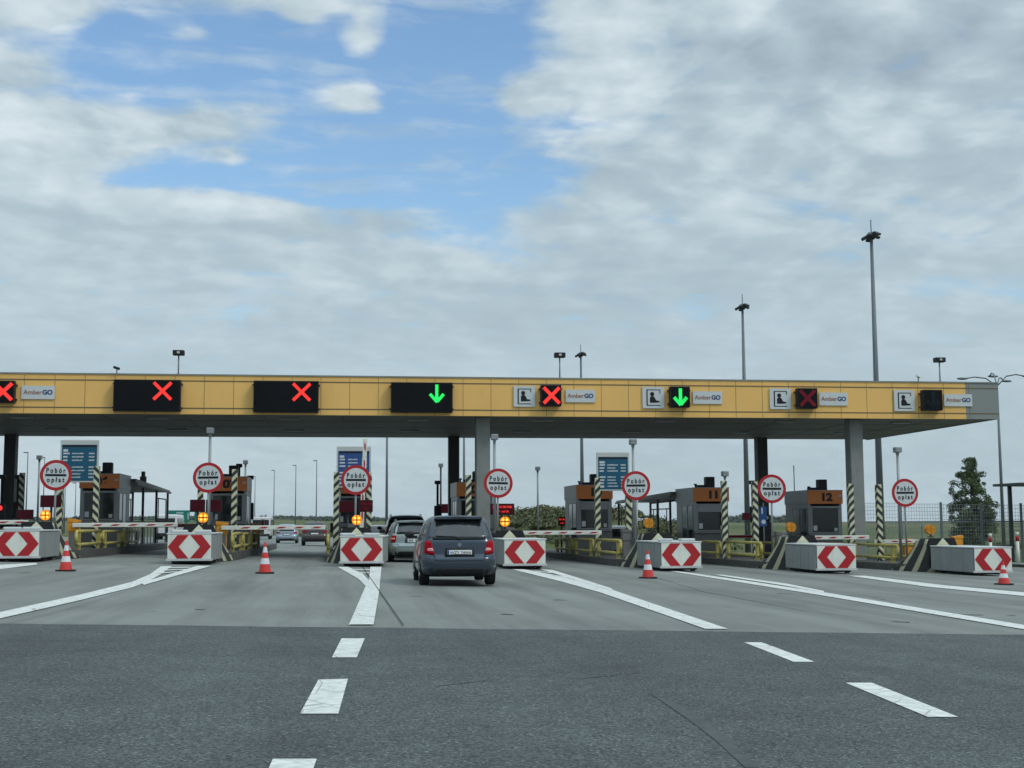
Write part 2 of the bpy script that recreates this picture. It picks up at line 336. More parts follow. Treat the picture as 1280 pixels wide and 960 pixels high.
# ------------------------------------------------------------------ mesh helpers
class MB:
    def __init__(s): s.bm = bmesh.new(); s.mi = 0
    def _f(s, vs):
        try: f = s.bm.faces.new(vs); f.material_index = s.mi; return f
        except ValueError: return None
    def box(s, x0, x1, y0, y1, z0, z1, bev=0.0, taper=None):
        r = bmesh.ops.create_cube(s.bm, size=1); vs = r['verts']
        for v in vs:
            v.co.x = x0 if v.co.x < 0 else x1; v.co.y = y0 if v.co.y < 0 else y1; v.co.z = z0 if v.co.z < 0 else z1
        fs = {f for v in vs for f in v.link_faces}
        for f in fs: f.material_index = s.mi
        if bev:
            es = list({e for v in vs for e in v.link_edges})
            bmesh.ops.bevel(s.bm, geom=es, offset=bev, segments=2, affect='EDGES', profile=.5, clamp_overlap=True)
        return s
    def cyl(s, a, b, r0, r1=None, n=12, cap=True):
        r1 = r0 if r1 is None else r1; a = Vector(a); b = Vector(b); d = (b - a)
        if d.length < 1e-6: return s
        q = d.to_track_quat('Z', 'Y'); ra, rb = [], []
        for i in range(n):
            an = 2 * math.pi * i / n; o = Vector((math.cos(an), math.sin(an), 0))
            ra.append(s.bm.verts.new(a + q @ (o * r0))); rb.append(s.bm.verts.new(b + q @ (o * r1)))
        for i in range(n):
            f = s._f((ra[i], ra[(i + 1) % n], rb[(i + 1) % n], rb[i]))
            if f: f.smooth = True
        if cap: s._f(ra[::-1]); s._f(rb)
        return s
    def path(s, pts, r, n=10):
        for a, b in zip(pts, pts[1:]): s.cyl(a, b, r, r, n)
        for p in pts[1:-1]:
            g = bmesh.ops.create_uvsphere(s.bm, u_segments=n, v_segments=6, radius=r * 1.01)
            for v in g['verts']: v.co += Vector(p)
            for f in {f for v in g['verts'] for f in v.link_faces}: f.material_index = s.mi; f.smooth = True
        return s
    def prism(s, poly, a0, a1, axis='y'):
        """poly in the plane across axis: y -> (x,z), x -> (y,z), z -> (x,y)"""
        def mk(p, a):
            if axis == 'y': return (p[0], a, p[1])
            if axis == 'x': return (a, p[0], p[1])
            return (p[0], p[1], a)
        A = [s.bm.verts.new(mk(p, a0)) for p in poly]; B = [s.bm.verts.new(mk(p, a1)) for p in poly]; k = len(poly)
        s._f(A); s._f(B[::-1])
        for i in range(k): s._f((A[i], B[i], B[(i + 1) % k], A[(i + 1) % k]))
        return s
    def quad(s, *p): s._f([s.bm.verts.new(q) for q in p]); return s
    def disc(s, c, r, y0, y1, n=40):
        return s.prism([(c[0] + r * math.cos(2 * math.pi * i / n), c[1] + r * math.sin(2 * math.pi * i / n)) for i in range(n)], y0, y1)
    def ball(s, c, r, sc=(1, 1, 1), n=12):
        g = bmesh.ops.create_uvsphere(s.bm, u_segments=n, v_segments=max(6, n // 2), radius=r)
        for v in g['verts']: v.co = Vector((v.co.x * sc[0], v.co.y * sc[1], v.co.z * sc[2])) + Vector(c)
        for f in {f for v in g['verts'] for f in v.link_faces}: f.material_index = s.mi; f.smooth = True
        return s
    def mat(s, i): s.mi = i; return s
    def build(s, name, mats, parent=None, loc=None, rotz=None, norm=True):
        if norm: bmesh.ops.recalc_face_normals(s.bm, faces=s.bm.faces)
        me = bpy.data.meshes.new(name); s.bm.to_mesh(me); s.bm.free()
        if not isinstance(mats, (list, tuple)): mats = [mats]
        for m in mats: me.materials.append(M[m] if isinstance(m, str) else m)
        o = bpy.data.objects.new(name, me); COL.objects.link(o)
        if parent: o.parent = parent
        if loc: o.location = loc
        if rotz is not None: o.rotation_euler.z = rotz
        return o
def tag(o, label=None, cat=None, group=None, kind=None):
    if label: o['label'] = label
    if cat: o['category'] = cat
    if group: o['group'] = group
    if kind: o['kind'] = kind
    return o
def thing(name, loc, label, cat, group=None, rotz=0):
    o = bpy.data.objects.new(name, None); COL.objects.link(o); o.location = loc; o.rotation_euler.z = rotz; o.empty_display_size = .3
    return tag(o, label, cat, group)
def kids(o): return [c for c in COL.objects if c.parent == o]
def dup(o, loc=None, label=None, rotz=None, parent=None):
    c = o.copy(); COL.objects.link(c)
    if parent: c.parent = parent
    if loc is not None: c.location = loc
    if rotz is not None: c.rotation_euler.z = rotz
    if label: c['label'] = label
    for ch in kids(o): dup(ch, parent=c)
    return c
_tc = {}
def text_mesh(txt, size, depth=.006, font_scale=(1, 1), bold=0.0):
    """text outline as a thin solid in the x-z plane facing -y, centred on the origin"""
    cu = bpy.data.curves.new('lettering', 'FONT'); cu.body = txt; cu.size = size; cu.extrude = depth / 2; cu.align_x = 'CENTER'; cu.align_y = 'CENTER'; cu.offset = bold
    o = bpy.data.objects.new('tmp', cu); COL.objects.link(o); dg = bpy.context.evaluated_depsgraph_get(); me = bpy.data.meshes.new_from_object(o.evaluated_get(dg))
    bpy.data.objects.remove(o)
    xs = [v.co.x for v in me.vertices]; mid = (min(xs) + max(xs)) / 2
    for v in me.vertices: x, y, z = v.co; v.co = ((x - mid) * font_scale[0], -z, y * font_scale[1])
    return me
def text(txt, size, m, parent, loc, name='lettering', **k):
    me = text_mesh(txt, size, **k); me.materials.clear(); me.materials.append(M[m]); o = bpy.data.objects.new(name, me); COL.objects.link(o); o.parent = parent; o.location = loc
    return o

# ------------------------------------------------------------------ setting
def sheet(name, poly, dz, m, n=1):
    mb = MB(); mb.quad(*[(p[0], p[1], gz(p[0], p[1]) + dz) for p in poly]); return tag(mb.build(name, m), kind='structure')
def terrain_h(x, y):
    z = -0.023 * max(-45.0, min(34.0, x)) - .06
    if y > 45: z -= .005 * (min(y, 445) - 45)
    if x > 34: z -= .012 * min(x - 34, 60)
    # field rising behind the plaza on the left, low horizon everywhere else
    far = max(0, (y - 260) / 900)
    z += 6.0 * min(1, far) ** 1.1 * math.exp(-((x + 60) / 700.0) ** 2) + min(1, far) * 2.2
    z += far * 1.2 * (noise.noise(Vector((x * .003, y * .003, 0))))
    # planted bank just behind the booths
    sm = lambda t: (lambda q: q * q * (3 - 2 * q))(max(0.0, min(1.0, t)))
    bank = sm((x - 12.5) / 6) * sm((33 - x) / 8) * sm((y - 96) / 22) * sm((185 - y) / 40) * 3.0
    return z + bank
def build_terrain():
    xs = [-3200, -2200, -1500, -900, -600, -400] + [x for x in range(-300, 301, 6)] + [400, 600, 900, 1500, 2200, 3200]
    ys = [-400, -120, -60, -30] + [y for y in range(-20, 301, 6)] + [330, 370, 420, 480, 560, 660, 780, 920, 1100, 1400, 1900, 2600, 3600]
    bm = bmesh.new(); g = []
    for y in ys: g.append([bm.verts.new((x, y, terrain_h(x, y))) for x in xs])
    for j in range(len(ys) - 1):
        for i in range(len(xs) - 1):
            f = bm.faces.new((g[j][i], g[j][i + 1], g[j + 1][i + 1], g[j + 1][i])); f.smooth = True
    me = bpy.data.meshes.new('terrain'); bm.to_mesh(me); bm.free(); me.materials.append(M['grass'])
    o = bpy.data.objects.new('terrain', me); COL.objects.link(o); tag(o, kind='structure')
build_terrain()
def road(name, poly, dz, m):
    """paved sheet following gz: polygon given as left/right x at successive y"""
    bm = bmesh.new(); rows = []
    for y, xa, xb in poly:
        rows.append([bm.verts.new((xa + (xb - xa) * i / 12, y, gz(xa + (xb - xa) * i / 12, y) + dz)) for i in range(13)])
    for a, b in zip(rows, rows[1:]):
        for i in range(12): bm.faces.new((a[i], a[i + 1], b[i + 1], b[i]))
    me = bpy.data.meshes.new(name); bm.to_mesh(me); bm.free(); me.materials.append(M[m])
    o = bpy.data.objects.new(name, me); COL.objects.link(o); return tag(o, kind='structure')
ja, jb = G(0, 780), G(1280, 794)
JK = (jb.y - ja.y) / (jb.x - ja.x); JY = ja.y - JK * ja.x
road('plaza_road', [(-30, -16, 22), (0, -24, 24), (10, -36, 26), (25, -44, 28.5), (45, -45, 29.5), (75, -45, 29.5), (100, -40, 22), (140, -26, 10), (200, -16, 8), (330, -15, 7), (440, -15, 7)], 0.0, 'apron')
def asphalt_sheet():
    bm = bmesh.new(); n = 240
    xx = [-36 + 62 * i / n for i in range(n + 1)]
    a = [bm.verts.new((x, -30, gz(x, -30) + .006)) for x in xx]
    b = [bm.verts.new((x, JY + JK * x + .05 * noise.noise(Vector((x * .8, 0, 0))) + .03 * noise.noise(Vector((x * 5, 3, 0))), gz(x, 10) + .006)) for x in xx]
    for i in range(n): bm.faces.new((a[i], a[i + 1], b[i + 1], b[i]))
    me = bpy.data.meshes.new('road'); bm.to_mesh(me); bm.free(); me.materials.append(M['asphalt']); o = bpy.data.objects.new('road', me); COL.objects.link(o); tag(o, kind='structure')
asphalt_sheet()
def marking(polys, dz=.011, m='paint', name='road_marking'):
    bm = bmesh.new()
    for poly in polys:
        vs = [bm.verts.new(G(u, v, dz)) for u, v in poly]
        f = bm.faces.new(vs)
        if f.normal.z < 0: f.normal_flip()
    bmesh.ops.recalc_face_normals(bm, faces=bm.faces)
    for f in bm.faces:
        if f.normal.z < 0: f.normal_flip()
    bmesh.ops.triangulate(bm, faces=bm.faces)
    me = bpy.data.meshes.new(name); bm.to_mesh(me); bm.free(); me.materials.append(M[m]); o = bpy.data.objects.new(name, me); COL.objects.link(o); return tag(o, kind='structure')
marking([[(-60, 778), (0, 766), (100, 744), (165, 728), (188, 718), (201, 708.5), (215, 708), (203, 717), (186, 727), (165, 735), (100, 751), (0, 774), (-60, 787)]])
marking([[(176, 729.5), (215, 717.5), (246, 708), (264, 708), (225, 719), (180, 732)]], .015)
marking([[(206, 713), (233, 712), (232, 713), (204, 714)], [(211, 710), (238, 709.3), (237, 710.3), (209, 711)], [(198, 717), (222, 715), (221, 716), (196, 718)]], .017)
marking([[(422, 709), (435, 709), (454, 718), (462, 727), (459, 737), (438, 782), (436, 782), (452, 745), (457, 733), (448, 724)]], .012)
marking([[(463, 708), (477, 708), (474, 740), (467, 782), (437, 782), (455, 740), (461, 726)]], .016)
marking([[(442, 712), (462, 712), (462, 713), (444, 713)], [(449, 716), (461, 716), (461, 717), (451, 717)]], .013)
marking([[(427, 799), (456, 799), (446, 823), (415, 823)], [(398, 851), (435, 850), (423, 894), (375, 894)], [(341, 951), (396, 951), (380, 995), (322, 995)]])
marking([[(930, 804), (952, 804), (1018, 828.5), (992, 828.5)], [(1057, 855), (1090, 855), (1198, 898), (1160, 898)], [(1300, 935), (1340, 935), (1500, 990), (1450, 990)]])
marking([[(640, 712), (655, 712), (702, 721), (757, 735), (910, 787), (882, 787), (750, 741), (700, 727)]], .011)
marking([[(675, 712), (691, 713), (764, 736), (768, 740), (744, 733)]], .015)
marking([[(668, 714), (690, 716), (689, 717), (670, 715)], [(690, 719), (712, 722), (711, 723), (692, 720)]], .017)
marking([[(835, 714), (845, 714), (930, 726), (1030, 741), (1280, 782), (1340, 792), (1340, 798.5), (1280, 787.5), (1020, 743.6), (925, 728.3)]], .011)
marking([[(893, 719), (903, 719), (985, 730.5), (1030, 739.5), (1030, 741.5), (980, 732.6)]], .015)
marking([[(1060, 720), (1080, 720), (1180, 732), (1280, 741), (1340, 747), (1340, 752), (1280, 745.5), (1160, 734)]], .011)
marking([[(-40, 708), (0, 706.5), (45, 704), (47, 706), (0, 712), (-40, 716)]], .011)
M['seal'] = mat('bitumen sealing', (.022, .022, .023), .6, .15)
M['patch'] = mat('smooth bitumen strip', (.068, .080, .082), .8, .22, 9)
marking([[(447.5, 702), (448.5, 702), (505, 783), (503.4, 783)]], .020, 'seal', 'road_crack')
marking([[(10, 781), (100, 758.2), (180, 733), (180, 733.15), (100, 758.45), (10.5, 781.2)]], .020, 'seal', 'road_crack')
marking([[(812, 868), (823, 870), (868, 893), (910, 925), (950, 962), (932, 962), (893, 926), (855, 897)]], .010, 'patch', 'road_patch')
# joint seal, hairline cracks, drain slots and old patches
def strip(pts, w, dz, m, name, seed=0, jit=.02):
    rg_ = random.Random(seed); bm = bmesh.new(); prev = None
    P_ = []
    for (xa, ya), (xb, yb) in zip(pts, pts[1:]):
        k = max(2, int(math.hypot(xb - xa, yb - ya) / .18))
        for i in range(k): P_.append((xa + (xb - xa) * i / k + rg_.uniform(-jit, jit), ya + (yb - ya) * i / k + rg_.uniform(-jit, jit)))
    P_.append(pts[-1])
    for i, (x, y) in enumerate(P_):
        q = P_[min(i + 1, len(P_) - 1)]; o = P_[max(i - 1, 0)]; d = Vector((q[0] - o[0], q[1] - o[1], 0)); d = Vector((-d.y, d.x, 0)).normalized() * w * .5 * rg_.uniform(.4, 1.3)
        c = (bm.verts.new((x + d.x, y + d.y, gz(x, y) + dz)), bm.verts.new((x - d.x, y - d.y, gz(x, y) + dz)))
        if prev: bm.faces.new((prev[0], prev[1], c[1], c[0]))
        prev = c
    bmesh.ops.recalc_face_normals(bm, faces=bm.faces)
    me = bpy.data.meshes.new(name); bm.to_mesh(me); bm.free(); me.materials.append(M[m]); o = bpy.data.objects.new(name, me); COL.objects.link(o); return tag(o, kind='structure')
def gp(*uv): return [tuple(G(u, v)[:2]) for u, v in uv]
strip(gp((540, 860), (650, 846), (720, 850), (800, 842)), .014, .009, 'seal', 'road_crack', 2)
strip(gp((700, 700), (800, 716), (880, 740), (1010, 765), (1150, 780)), .018, .004, 'seal', 'road_crack', 3)
strip(gp((1030, 742), (1090, 747), (1120, 753)), .03, .004, 'seal', 'road_crack', 4)
for i, (u, v, du) in enumerate(((1125, 777.5, 12), (1215, 768.5, 14), (1262, 769, 7), (980, 742, 10), (700, 750, 8), (635, 768, 7), (158, 706, 9), (30, 716, 8), (520, 745, 6), (250, 762, 6))):
    strip(gp((u - du, v), (u + du, v + .6)), .09, .005, 'seal', 'road_stain', 20 + i, .03)
# verge kerb at the right edge of the plaza
mb = MB()
for y0, y1 in ((36, 56), (56, 90)):
    za, zb = gz(29.5, y0), gz(29.5, y1)
    mb.prism([(y0, za - .2), (y1, zb - .2), (y1, zb + .13), (y0, za + .13)], 29.4, 29.6, 'x')
tag(mb.build('kerb', 'kerb'), kind='structure')
mb = MB()
for y0, y1 in ((36, 56), (56, 90)):
    za, zb = gz(29.5, y0), gz(29.5, y1)
    mb.prism([(y0, za - .2), (y1, zb - .2), (y1, zb + .10), (y0, za + .10)], 29.6, 31.4, 'x')
tag(mb.build('verge_pavement', 'apron'), kind='structure')

def build_haze():
    mb = MB(); mb.box(-3300, 3300, -450, 3700, -9, 26); m = bpy.data.materials.new('thin summer haze'); m.use_nodes = True; n = m.node_tree.nodes; n.clear()
    v = n.new('ShaderNodeVolumePrincipled'); v.inputs['Color'].default_value = (.88, .93, 1, 1); v.inputs['Density'].default_value = .00009; v.inputs['Anisotropy'].default_value = .2
    o = n.new('ShaderNodeOutputMaterial'); m.node_tree.links.new(v.outputs[0], o.inputs['Volume']); tag(mb.build('haze', m), kind='stuff')
build_haze()
# ------------------------------------------------------------------ canopy
XI = lambda k: 0.63 + 5.0 * (k - 3)
CF, CB = 50.0, 63.3
XR = P(1249, 525, CF).x; XL = -46.0
ZB = P(640, 520.3, CF).z; ZT = P(640, 473.2, CF).z
cano = thing('toll_canopy', (0, CF, 0), 'long flat canopy with yellow fascia spanning all the toll lanes', 'canopy')
h = ZT - ZB
XG = P(1207, 500, CF).x
z1, z2 = ZB + h * .155, ZT - h * .145       # horizontal joints
mb = MB(); mb.box(XL, XG, 0, .12, ZB, ZT); mb.build('fascia', 'yellow', cano)
mb = MB(); mb.box(XG + .004, XR, 0, .12, ZB, ZT); mb.box(XR - .12, XR, .124, CB - CF, ZB, ZT); mb.build('end_cladding', 'grey_clad', cano)
mb = MB()
for z in (z1, z2): mb.box(XL, XR + .006, -.008, .06, z - .022, z + .022)
for z in (z1, z2): mb.box(XR - .06, XR + .008, .0, CB - CF, z - .02, z + .02)
x = XR - 1.25
while x > XL:
    mb.box(x - .008, x + .008, -.004, .05, ZB + .01, ZT - .03); x -= 1.075
mb.build('cladding_joint', 'joint', cano)
mb = MB(); mb.box(XL, XR + .03, -.03, .16, ZT, ZT + .05); mb.box(XR - .10, XR + .03, .165, CB - CF, ZT, ZT + .05); mb.build('coping', 'grey_clad', cano)
mb = MB(); mb.box(XL, XR - .124, .124, CB - CF, ZB + .03, ZB + .12)
mb.build('soffit', 'soffit', cano)
mb = MB()
x = XR - 2.2
while x > XL: mb.box(x - .012, x + .012, .13, CB - CF - .02, ZB + .018, ZB + .05); x -= 3.0
for y in (3.3, 6.6, 9.9): mb.box(XL, XR - .13, y - .012, y + .012, ZB + .020, ZB + .052)
mb.build('soffit_joint', 'joint', cano)
mb = MB(); mb.box(XL, XR - .124, .124, CB - CF, ZT - .15, ZT - .05); mb.box(XL, XR - .124, CB - CF - .12, CB - CF, ZB + .125, ZT - .155); mb.build('roof', 'grey_clad', cano)
for k in range(-1, 9):
    x = XI(k) + 2.5
    for y in (2.0, 8.2):
        if x < XR - .6:
            mb = MB(); mb.mat(0).box(x - .42, x + .42, y - .16, y + .16, ZB - .03, ZB + .028); mb.mat(1).box(x - .36, x + .36, y - .11, y + .11, ZB - .036, ZB - .031)
            mb.build('ceiling_light', ['galv', 'boxlight'], cano)
# columns
first = None
for k, y, word in ((-4, 51, ''), (0, 62.3, 'dark square column rising left of the leftmost round sign'), (4, 51, 'front concrete column just right of the queuing dark hatchback'),
                (4, 62.3, 'dark rear column behind the canopy left of the front concrete column'), (7, 51, 'front concrete column beside the booth numbered 12'), (7, 62.3, 'dark rear column behind the sign left of booth 12')):
    if not word: continue
    x = XI(k) if y > 55 else P({4: 603, 7: 1067.5}[k], 560, 51).x
    if y > 55: x = P({0: 14, 4: 567, 7: 951}[k], 560, 62.3).x
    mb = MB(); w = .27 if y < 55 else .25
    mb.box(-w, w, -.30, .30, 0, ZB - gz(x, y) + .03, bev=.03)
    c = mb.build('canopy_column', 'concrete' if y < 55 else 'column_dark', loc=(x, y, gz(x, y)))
    tag(c, word, 'column', 'columns carrying the canopy')

# lane signals on the fascia ------------------------------------------------
def led_bar(mb, x0, z0, x1, z1, w, y=-.0):
    """row of led dots along a stroke; three dots wide"""
    a = Vector((x0, z0)); b = Vector((x1, z1)); d = (b - a); n = max(2, int(d.length / .042)); px = Vector((-d.y, d.x)).normalized()
    for i in range(n + 1):
        for j in (-1, 0, 1):
            q = a + d * i / n + px * j * w / 2.2
            mb.box(q.x - .0185, q.x + .0185, y - .012, y, q.y - .0185, q.y + .0185)
def cross(mb, cx, cz, s, w, y):
    led_bar(mb, cx - s, cz - s, cx + s, cz + s, w, y); led_bar(mb, cx - s, cz + s, cx - .12 * s, cz + .12 * s, w, y); led_bar(mb, cx + .12 * s, cz - .12 * s, cx + s, cz - s, w, y)
def arrow(mb, cx, cz, s, w, y):
    led_bar(mb, cx, cz + s, cx, cz - .8 * s, w, y); led_bar(mb, cx - .78 * s, cz - .12 * s, cx, cz - s, w, y); led_bar(mb, cx + .78 * s, cz - .12 * s, cx + .08 * s, cz - .95 * s, w, y)
def rectP(u0, v0, u1, v1, y):
    a = P(u0, v0, y); b = P(u1, v1, y); return a.x, b.x, b.z, a.z
def signal(rect, sx, kind, label, group):
    x0, x1, z0, z1 = rectP(*rect, CF - .35); w = x1 - x0; hh = z1 - z0
    t = thing('lane_signal', ((x0 + x1) / 2, CF - .35, z0), label, 'lane signal', group)
    mb = MB(); mb.mat(0).box(-w / 2, w / 2, .01, .30, 0, hh, bev=.012)
    mb.build('housing', ['trim'], t)
    mb = MB(); mb.box(-w / 2 + .03, w / 2 - .03, -.004, .008, .03, hh - .03); mb.build('display', 'led_off', t)
    for sx_ in (-1, 1):
        for zz in (.14, hh - .14): mb = MB(); mb.box(sx_ * w / 2 - .05, sx_ * w / 2 + .05, .12, .35, zz - .025, zz + .025); mb.build('bracket', 'darksteel', t)
    cx = P(sx, (rect[1] + rect[3]) / 2, CF - .35).x - (x0 + x1) / 2
    mb = MB()
    big = w > 1.6
    if big: cz = hh - .42; s = .30; lw = .085
    else: cz = hh / 2; s = .29; lw = .10
    if kind[0] == 'x': cross(mb, cx, cz, s, lw, -.006)
    else: arrow(mb, cx, cz, s * 1.05, lw, -.006)
    mb.build('led_symbol', {'x': 'led_red', 'xd': 'led_reddim', 'a': 'led_green', 'ad': 'led_greendim'}[kind], t)
gS = 'square lane signals on the canopy'; gB = 'wide black display boards on the canopy'
signal((-9, 475.5, 17, 503.5), 4, 'x', 'square signal with a red cross cut by the left photo edge', gS)
signal((142, 474, 225, 514), 203, 'x', 'leftmost wide black display board with a red cross at right', gB)
signal((317, 475.5, 398, 515.5), 377, 'x', 'middle wide black display board with a red cross', gB)
signal((489, 477.5, 566, 515.5), 546, 'a', 'rightmost wide black display board with a green down arrow', gB)
signal((676.5, 481, 702, 507.5), 689.5, 'x', 'square signal with a bright red cross between two white signs', gS)
signal((838, 483, 863, 509), 850.5, 'a', 'square signal with a green down arrow between two white signs', gS)
signal((997, 485, 1022.5, 510.5), 1009.5, 'xd', 'square signal with a dim dark red cross', gS)
signal((1154, 487, 1179, 513), 1166.5, 'ad', 'unlit square signal near the right end of the canopy', gS)
def cabin_sign(rect, label):
    x0, x1, z0, z1 = rectP(*rect, CF - .06); w = x1 - x0; hh = z1 - z0
    t = thing('staffed_lane_sign', ((x0 + x1) / 2, CF - .06, (z0 + z1) / 2), label, 'sign', 'white pictogram signs on the canopy')
    mb = MB(); mb.box(-w / 2, w / 2, 0, .04, -hh / 2, hh / 2); mb.build('board', 'signwhite', t)
    mb = MB(); s = hh / 2; a = .030; k = s * .76; kx = s * .66
    mb.box(-kx, -kx + a * 1.6, -.006, 0, -k, k); mb.box(-kx + a * 1.6 + .001, kx, -.006, 0, k - a, k); mb.box(kx - a, kx, -.006, 0, k - s * .36, k - a - .001); mb.box(-kx + a * 1.6 + .001, kx, -.006, 0, -k, -k + a)
    mb.disc((-s * .12, s * .33), s * .20, -.006, 0, 20)
    mb.prism([(-s * .34, -s * .48), (-s * .34, -s * .02), (-s * .24, s * .13), (s * .02, s * .13), (s * .14, -s * .02), (s * .26, -s * .26), (s * .56, -s * .30), (s * .58, -s * .44), (s * .1, -s * .48)], -.006, 0)
    mb.build('pictogram', 'black', t)
for r, l in (((642, 482.5, 669, 508.5), 'white pictogram sign left of the bright red cross, leftmost of four'), ((803, 483.5, 830.5, 510.5), 'white pictogram sign left of the green arrow signal'),
             ((962, 485.5, 989, 511.5), 'white pictogram sign left of the dim red cross'), ((1117.5, 487.5, 1144, 514), 'white pictogram sign left of the unlit signal')): cabin_sign(r, l)
def go_sign(rect, label, f=1.0):
    x0, x1, z0, z1 = rectP(*rect, CF - .05); w = x1 - x0; hh = z1 - z0
    t = thing('payment_name_sign', ((x0 + x1) / 2, CF - .05, (z0 + z1) / 2), label, 'sign', 'white lettered signs on the canopy')
    mb = MB(); mb.box(-w / 2, w / 2, 0, .03, -hh / 2, hh / 2); mb.build('board', 'signwhite', t)
    a = text_mesh('Amber', .30, bold=.003); b = text_mesh('GO', .30, bold=.012)
    wa = max(v.co.x for v in a.vertices) * 2; wb = max(v.co.x for v in b.vertices) * 2; k = (w * .88) / (wa + wb + .02)
    for me, wd, x, m in ((a, wa, -w * .44, 'amberink'), (b, wb, -w * .44 + (wa + .02) * k, 'navyink')):
        for v in me.vertices: v.co = Vector(((v.co.x + wd / 2) * k, v.co.y, v.co.z * k))
        me.materials.clear(); me.materials.append(M[m]); o = bpy.data.objects.new('lettering', me); COL.objects.link(o); o.parent = t; o.location = (x, -.004, 0)
for r, l in (((27, 482, 68, 499), 'white lettered sign beside the red cross at the left edge'), ((707, 487, 744, 503), 'white lettered sign right of the bright red cross'),
             ((866, 489, 903, 505), 'white lettered sign right of the green arrow signal'), ((1024, 490.5, 1060, 507), 'white lettered sign right of the dim red cross'),
             ((1180, 492.5, 1215.5, 508), 'white lettered sign overlapping the grey end of the canopy')): go_sign(r, l)
def flood(u, vtop, label):
    y = CF + .25; p = P(u, vtop, y); t = thing('roof_floodlight', (p.x, y, ZT + .05), label, 'floodlight', 'floodlights on the canopy roof')
    hh = p.z - ZT - .05
    mb = MB(); mb.cyl((0, 0, 0), (0, 0, hh - .1), .028); mb.box(-.09, .09, -.09, .09, -.0, .03); mb.build('pole', 'galv', t)
    mb = MB(); mb.mat(0).box(-.21, .21, -.16, .14, hh - .13, hh + .06, bev=.02); mb.mat(1).box(-.05, .05, -.175, -.161, hh - .07, hh + .01); mb.build('lamp_head', ['trim', 'boxlight'], t)
flood(223.5, 440, 'black box floodlight above the leftmost display board'); flood(699.5, 443, 'black box floodlight above the bright red cross signal'); flood(1174, 449, 'black box floodlight above the unlit square signal')
def roofcam(u, v, m, label):
    p = P(u, v, CF - .1); t = thing('security_camera', (p.x, CF - .1, ZT + .04), label, 'camera')
    mb = MB(); mb.cyl((0, 0, 0), (0, 0, .16), .02); mb.build('stand', 'darksteel', t)
    mb = MB(); mb.cyl((-.10, -.08, .22), (.08, .06, .17), .05); mb.build('camera_body', m, t)
roofcam(146, 466, 'trim', 'small dark camera on the roof edge near the left display board'); roofcam(1148, 482, 'white', 'small white camera on the roof edge near the unlit signal')

# ------------------------------------------------------------------ islands
ORD = ['', 'leftmost', 'second from left', 'third from left', 'middle of seven', 'third from right', 'second from right', 'rightmost']
WHO = ['', 'at the far left', 'left of the closed lane', 'left of the queue', 'right of the dark hatchback', 'below booth 11', 'below booth 12', 'near the right edge']
for k in range(-1, 8):
    x = XI(k); mb = MB(); w = 1.02
    ys = [43.6, 50, 60, 76]
    out = [(43.6, .55), (44.6, .9), (46, w), (76, w)]
    poly = [(-a, y) for y, a in out] + [(a, y) for y, a in reversed(out)]
    bm = mb.bm
    T = [bm.verts.new((x + px, py, gz(x, py) + .26)) for px, py in poly]; B = [bm.verts.new((x + px * 1.02, py, gz(x, py) - .3)) for px, py in poly]
    bm.faces.new(T)
    for i in range(len(T)): bm.faces.new((T[i], B[i], B[(i + 1) % len(T)], T[(i + 1) % len(T)]))
    tag(mb.build('island_pavement', 'kerb'), kind='structure')

def chevron_box(k, u0, u1, vt, vb, rot=0.0, Ln=3.2):
    yb = 40.2; a = P(u0, vt, yb); b = P(u1, vb, yb); x = (a.x + b.x) / 2; w = 1.30; zg = gz(x, yb)
    t = thing('crash_box', (x, yb, zg), f'grey crash box with red chevrons, {ORD[k]}, {WHO[k]}', 'crash barrier', 'chevron crash boxes before the islands', rot)
    H0, H1 = .11, .93
    mb = MB(); mb.mat(0).box(-w / 2, w / 2, .05, Ln, H0, H1 - .05, bev=.02)
    for i in range(1, 4): mb.box(-w / 2 - .015, w / 2 + .015, Ln * i / 4 - .03, Ln * i / 4 + .03, H0 + .01, H1 - .07, bev=.01)
    mb.build('shell', 'boxgrey', t)
    mb = MB(); mb.box(-w / 2 - .02, w / 2 + .02, -.03, Ln, H1 - .045, H1, bev=.012); mb.box(-w / 2 - .02, w / 2 + .02, -.03, .04, H0, H0 + .06); mb.build('top_edge', 'boxlight', t)
    mb = MB()
    for yy in (.25, 1.3, 2.4):
        for s in (-1, 1): mb.box(s * w * .35 - .06, s * w * .35 + .06, yy, yy + .14, 0.01, H0 - .004)
    mb.box(-w / 2 + .1, w / 2 - .1, .2, Ln - .1, .05, H0 - .002)
    mb.build('skid', 'rubber', t)
    cz = (H0 + H1) / 2 + .005; hh = .355; ww = w / 2 - .02
    mb = MB(); mb.mat(0).box(-ww, ww, -.028, -.002, cz - hh, cz + hh)
    for s in (-1, 1):
        mb.mat(1).prism([(s * .02, cz + hh - .01), (s * ww * .56, cz + hh - .01), (s * ww * .99, cz), (s * ww * .56, cz - hh + .01), (s * .02, cz - hh + .01), (s * ww * .49, cz)], -.034, -.0285)
    mb.mat(0); p = mb.build('chevron_panel', ['white', 'red'], t)
    rnd = random.Random(k * 5 + 1)
    if k not in (6, 7):
        for i in range(2 if k != 4 else 0):
            ox = (-.38 + .7 * i) + rnd.uniform(-.08, .08); mb = MB(); mb.box(-.24, .24, -.14, .14, 0, .085, bev=.03)
            s_ = mb.build('concrete_slab', 'boxlight', loc=(x + ox, yb + .55 + rnd.uniform(0, .4), zg + H1), rotz=rnd.uniform(-.3, .3))
            tag(s_, f'small pale slab on the crash box {WHO[k]}, ' + ('left one' if i == 0 else 'right one'), 'slab', 'pale slabs lying on the crash boxes')
    return t
BX = {1: (-7, 48), 2: (209.5, 264), 3: (427, 477), 4: (631, 681), 5: (827, 875.5), 6: (1021, 1069), 7: (1218, 1263)}
